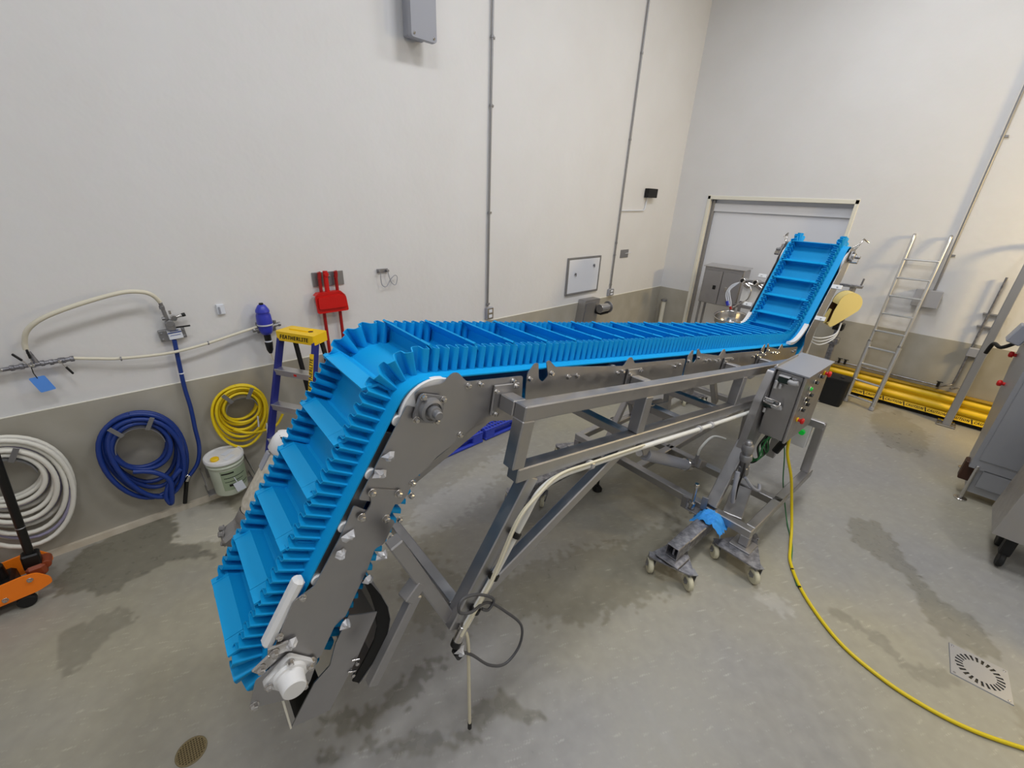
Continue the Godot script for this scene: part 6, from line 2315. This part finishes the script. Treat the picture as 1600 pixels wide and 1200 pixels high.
func pallet_jack() -> void:
	var o := thing("pallet_jack", "orange pallet jack with a black pull handle at the left edge", "pallet jack", Vector3(-1.02, 0, -3.93))
	var s := S()
	# side cheeks of the pump housing
	for z in [0.135, -0.135]:
		s = S()
		prism(s, rounded(poly([-0.60, 0.05, -0.16, 0.05, -0.10, 0.10, 0.12, 0.11, 0.20, 0.14, 0.20, 0.19, 0.15, 0.26, 0.08, 0.27, -0.60, 0.20]), 0.02, 3), z - 0.006, z + 0.006)
		var c := put("cheek", s, M.orange, o)
		s = S()
		for q in [V(0.11, 0.225), V(-0.03, 0.14), V(-0.18, 0.17)]:
			bolt(s, Vector3(q.x, q.y, z + (0.006 if z > 0 else -0.006)), Vector3(0, 0, 1 if z > 0 else -1), 0.012)
		put("bolts", s, M.steel_bright, c)
	s = S()
	box(s, Vector3(-0.10, 0.15, 0), Vector3(0.26, 0.16, 0.20), Basis(), 0.02)
	cyl(s, Vector3(-0.04, 0.10, 0), Vector3(-0.04, 0.33, 0), 0.045, 16)
	put("pump", s, M.black, o)
	s = S()
	box(s, Vector3(-0.46, 0.23, 0), Vector3(0.26, 0.05, 0.54), Basis(), 0.02)
	box(s, Vector3(-0.36, 0.17, 0), Vector3(0.10, 0.16, 0.30), Basis(), 0.02)
	put("yoke", s, M.orange, o)
	for z in [-0.19, 0.19]:
		s = S()
		box(s, Vector3(-1.1, 0.16, z), Vector3(1.15, 0.05, 0.15), Basis(), 0.01)
		put("fork", s, M.orange, o)
	for z in [0.05, 0.105]:
		s = S()
		cyl(s, Vector3(0.045, 0.05, z - 0.02), Vector3(0.045, 0.05, z + 0.03), 0.05, 24, 0.01)
		put("wheel", s, M.caster if z < 0.1 else M.black_rough, o)
	s = S()
	box(s, Vector3(0.14, 0.22, 0.0), Vector3(0.10, 0.10, 0.16), Basis(), 0.02)
	cyl(s, Vector3(0.19, 0.24, -0.05), Vector3(0.19, 0.24, 0.05), 0.03, 14)
	put("linkage", s, mat(Color(0.55, 0.25, 0.13), 0.5), o)
	s = S()
	var a := Vector3(0.13, 0.24, 0.02)
	var b := Vector3(0.24, 1.30, 0.09)
	beam(s, a, a.lerp(b, 0.12), 0.075, 0.09, Vector3(1, 0, 0), 0.01)
	tube(s, [a, b], 0.024, 12)
	var hd := put("handle", s, M.black, o)
	s = S()
	cyl(s, a.lerp(b, 0.33), a.lerp(b, 0.338), 0.026, 14)
	put("band", s, M.steel_dull, hd)
	s = S()
	tube(s, smooth([b, b + Vector3(-0.02, 0.05, 0.08), b + Vector3(-0.03, 0.16, 0.09), b + Vector3(-0.03, 0.18, 0.0), b + Vector3(-0.03, 0.16, -0.09), b + Vector3(-0.02, 0.05, -0.08), b], 5), 0.014, 10)
	put("grip", s, M.black, hd)


func drain() -> void:
	var o := thing("floor_drain", "square steel floor drain with a ring of slots, right of the yellow cord", "drain", Vector3(3.63, 0.0, 0.905), 0.08)
	var s := S()
	lathe(s, [V(0.0, 0.0015), V(0.128, 0.0015)], 40, Transform3D())
	put("pit", s, M.black, o)
	s = S()
	var n := 24
	var r0 := 0.082
	var r1 := 0.122
	var y := 0.006
	var pt := func(r: float, a: float) -> Vector3: return Vector3(cos(a) * r, y, sin(a) * r)
	for k in n * 2:
		var a := TAU * k / (n * 2)
		var b := TAU * (k + 1) / (n * 2)
		tri(s, Vector3(0, y, 0), pt.call(r0, b), pt.call(r0, a))
		if k % 2 == 0:
			quad(s, pt.call(r0, a), pt.call(r0, b), pt.call(r1, b), pt.call(r1, a))
			for e in [a, b]:
				quad(s, pt.call(r0, e), pt.call(r1, e), pt.call(r1, e) - Vector3(0, 0.005, 0), pt.call(r0, e) - Vector3(0, 0.005, 0))
		var sq := func(t: float) -> Vector3: return Vector3(cos(t), 0, sin(t)) * (0.145 / maxf(absf(cos(t)), absf(sin(t)))) + Vector3(0, y, 0)
		quad(s, pt.call(r1, a), pt.call(r1, b), sq.call(b), sq.call(a))
		quad(s, sq.call(a), sq.call(b), sq.call(b) * Vector3(1.02, 0, 1.02), sq.call(a) * Vector3(1.02, 0, 1.02))
	put("grate", s, M.cabinet, o)
	s = S()
	for q in [V(-0.128, -0.128), V(0.128, -0.128), V(-0.128, 0.128), V(0.128, 0.128)]:
		cyl(s, Vector3(q.x, 0.005, q.y), Vector3(q.x, 0.009, q.y), 0.008, 10, 0.001)
	put("screws", s, M.steel_bright, o)
	o = thing("clean_out", "small round mesh floor cover at the bottom left of the floor", "drain cover", Vector3(-0.30, 0.0, -2.04))
	s = S()
	lathe(s, [V(0, 0.0015), V(0.066, 0.0015)], 28, Transform3D())
	put("pit", s, mat(Color(0.28, 0.24, 0.16), 0.8), o)
	s = S()
	lathe(s, [V(0.072, 0.0), V(0.072, 0.004), V(0.064, 0.005), V(0.064, 0.001)], 32, Transform3D())
	put("ring", s, mat(Color(0.50, 0.45, 0.33), 0.7), o)
	s = S()
	for i in range(-5, 6):
		var u := i * 0.0118
		var w := sqrt(0.066 * 0.066 - u * u)
		box(s, Vector3(u, 0.003, 0), Vector3(0.0035, 0.003, 2 * w), Basis(), 0.0)
		box(s, Vector3(0, 0.0035, u), Vector3(2 * w, 0.003, 0.0035), Basis(), 0.0)
	put("mesh_grid", s, mat(Color(0.52, 0.46, 0.32), 0.7), o)
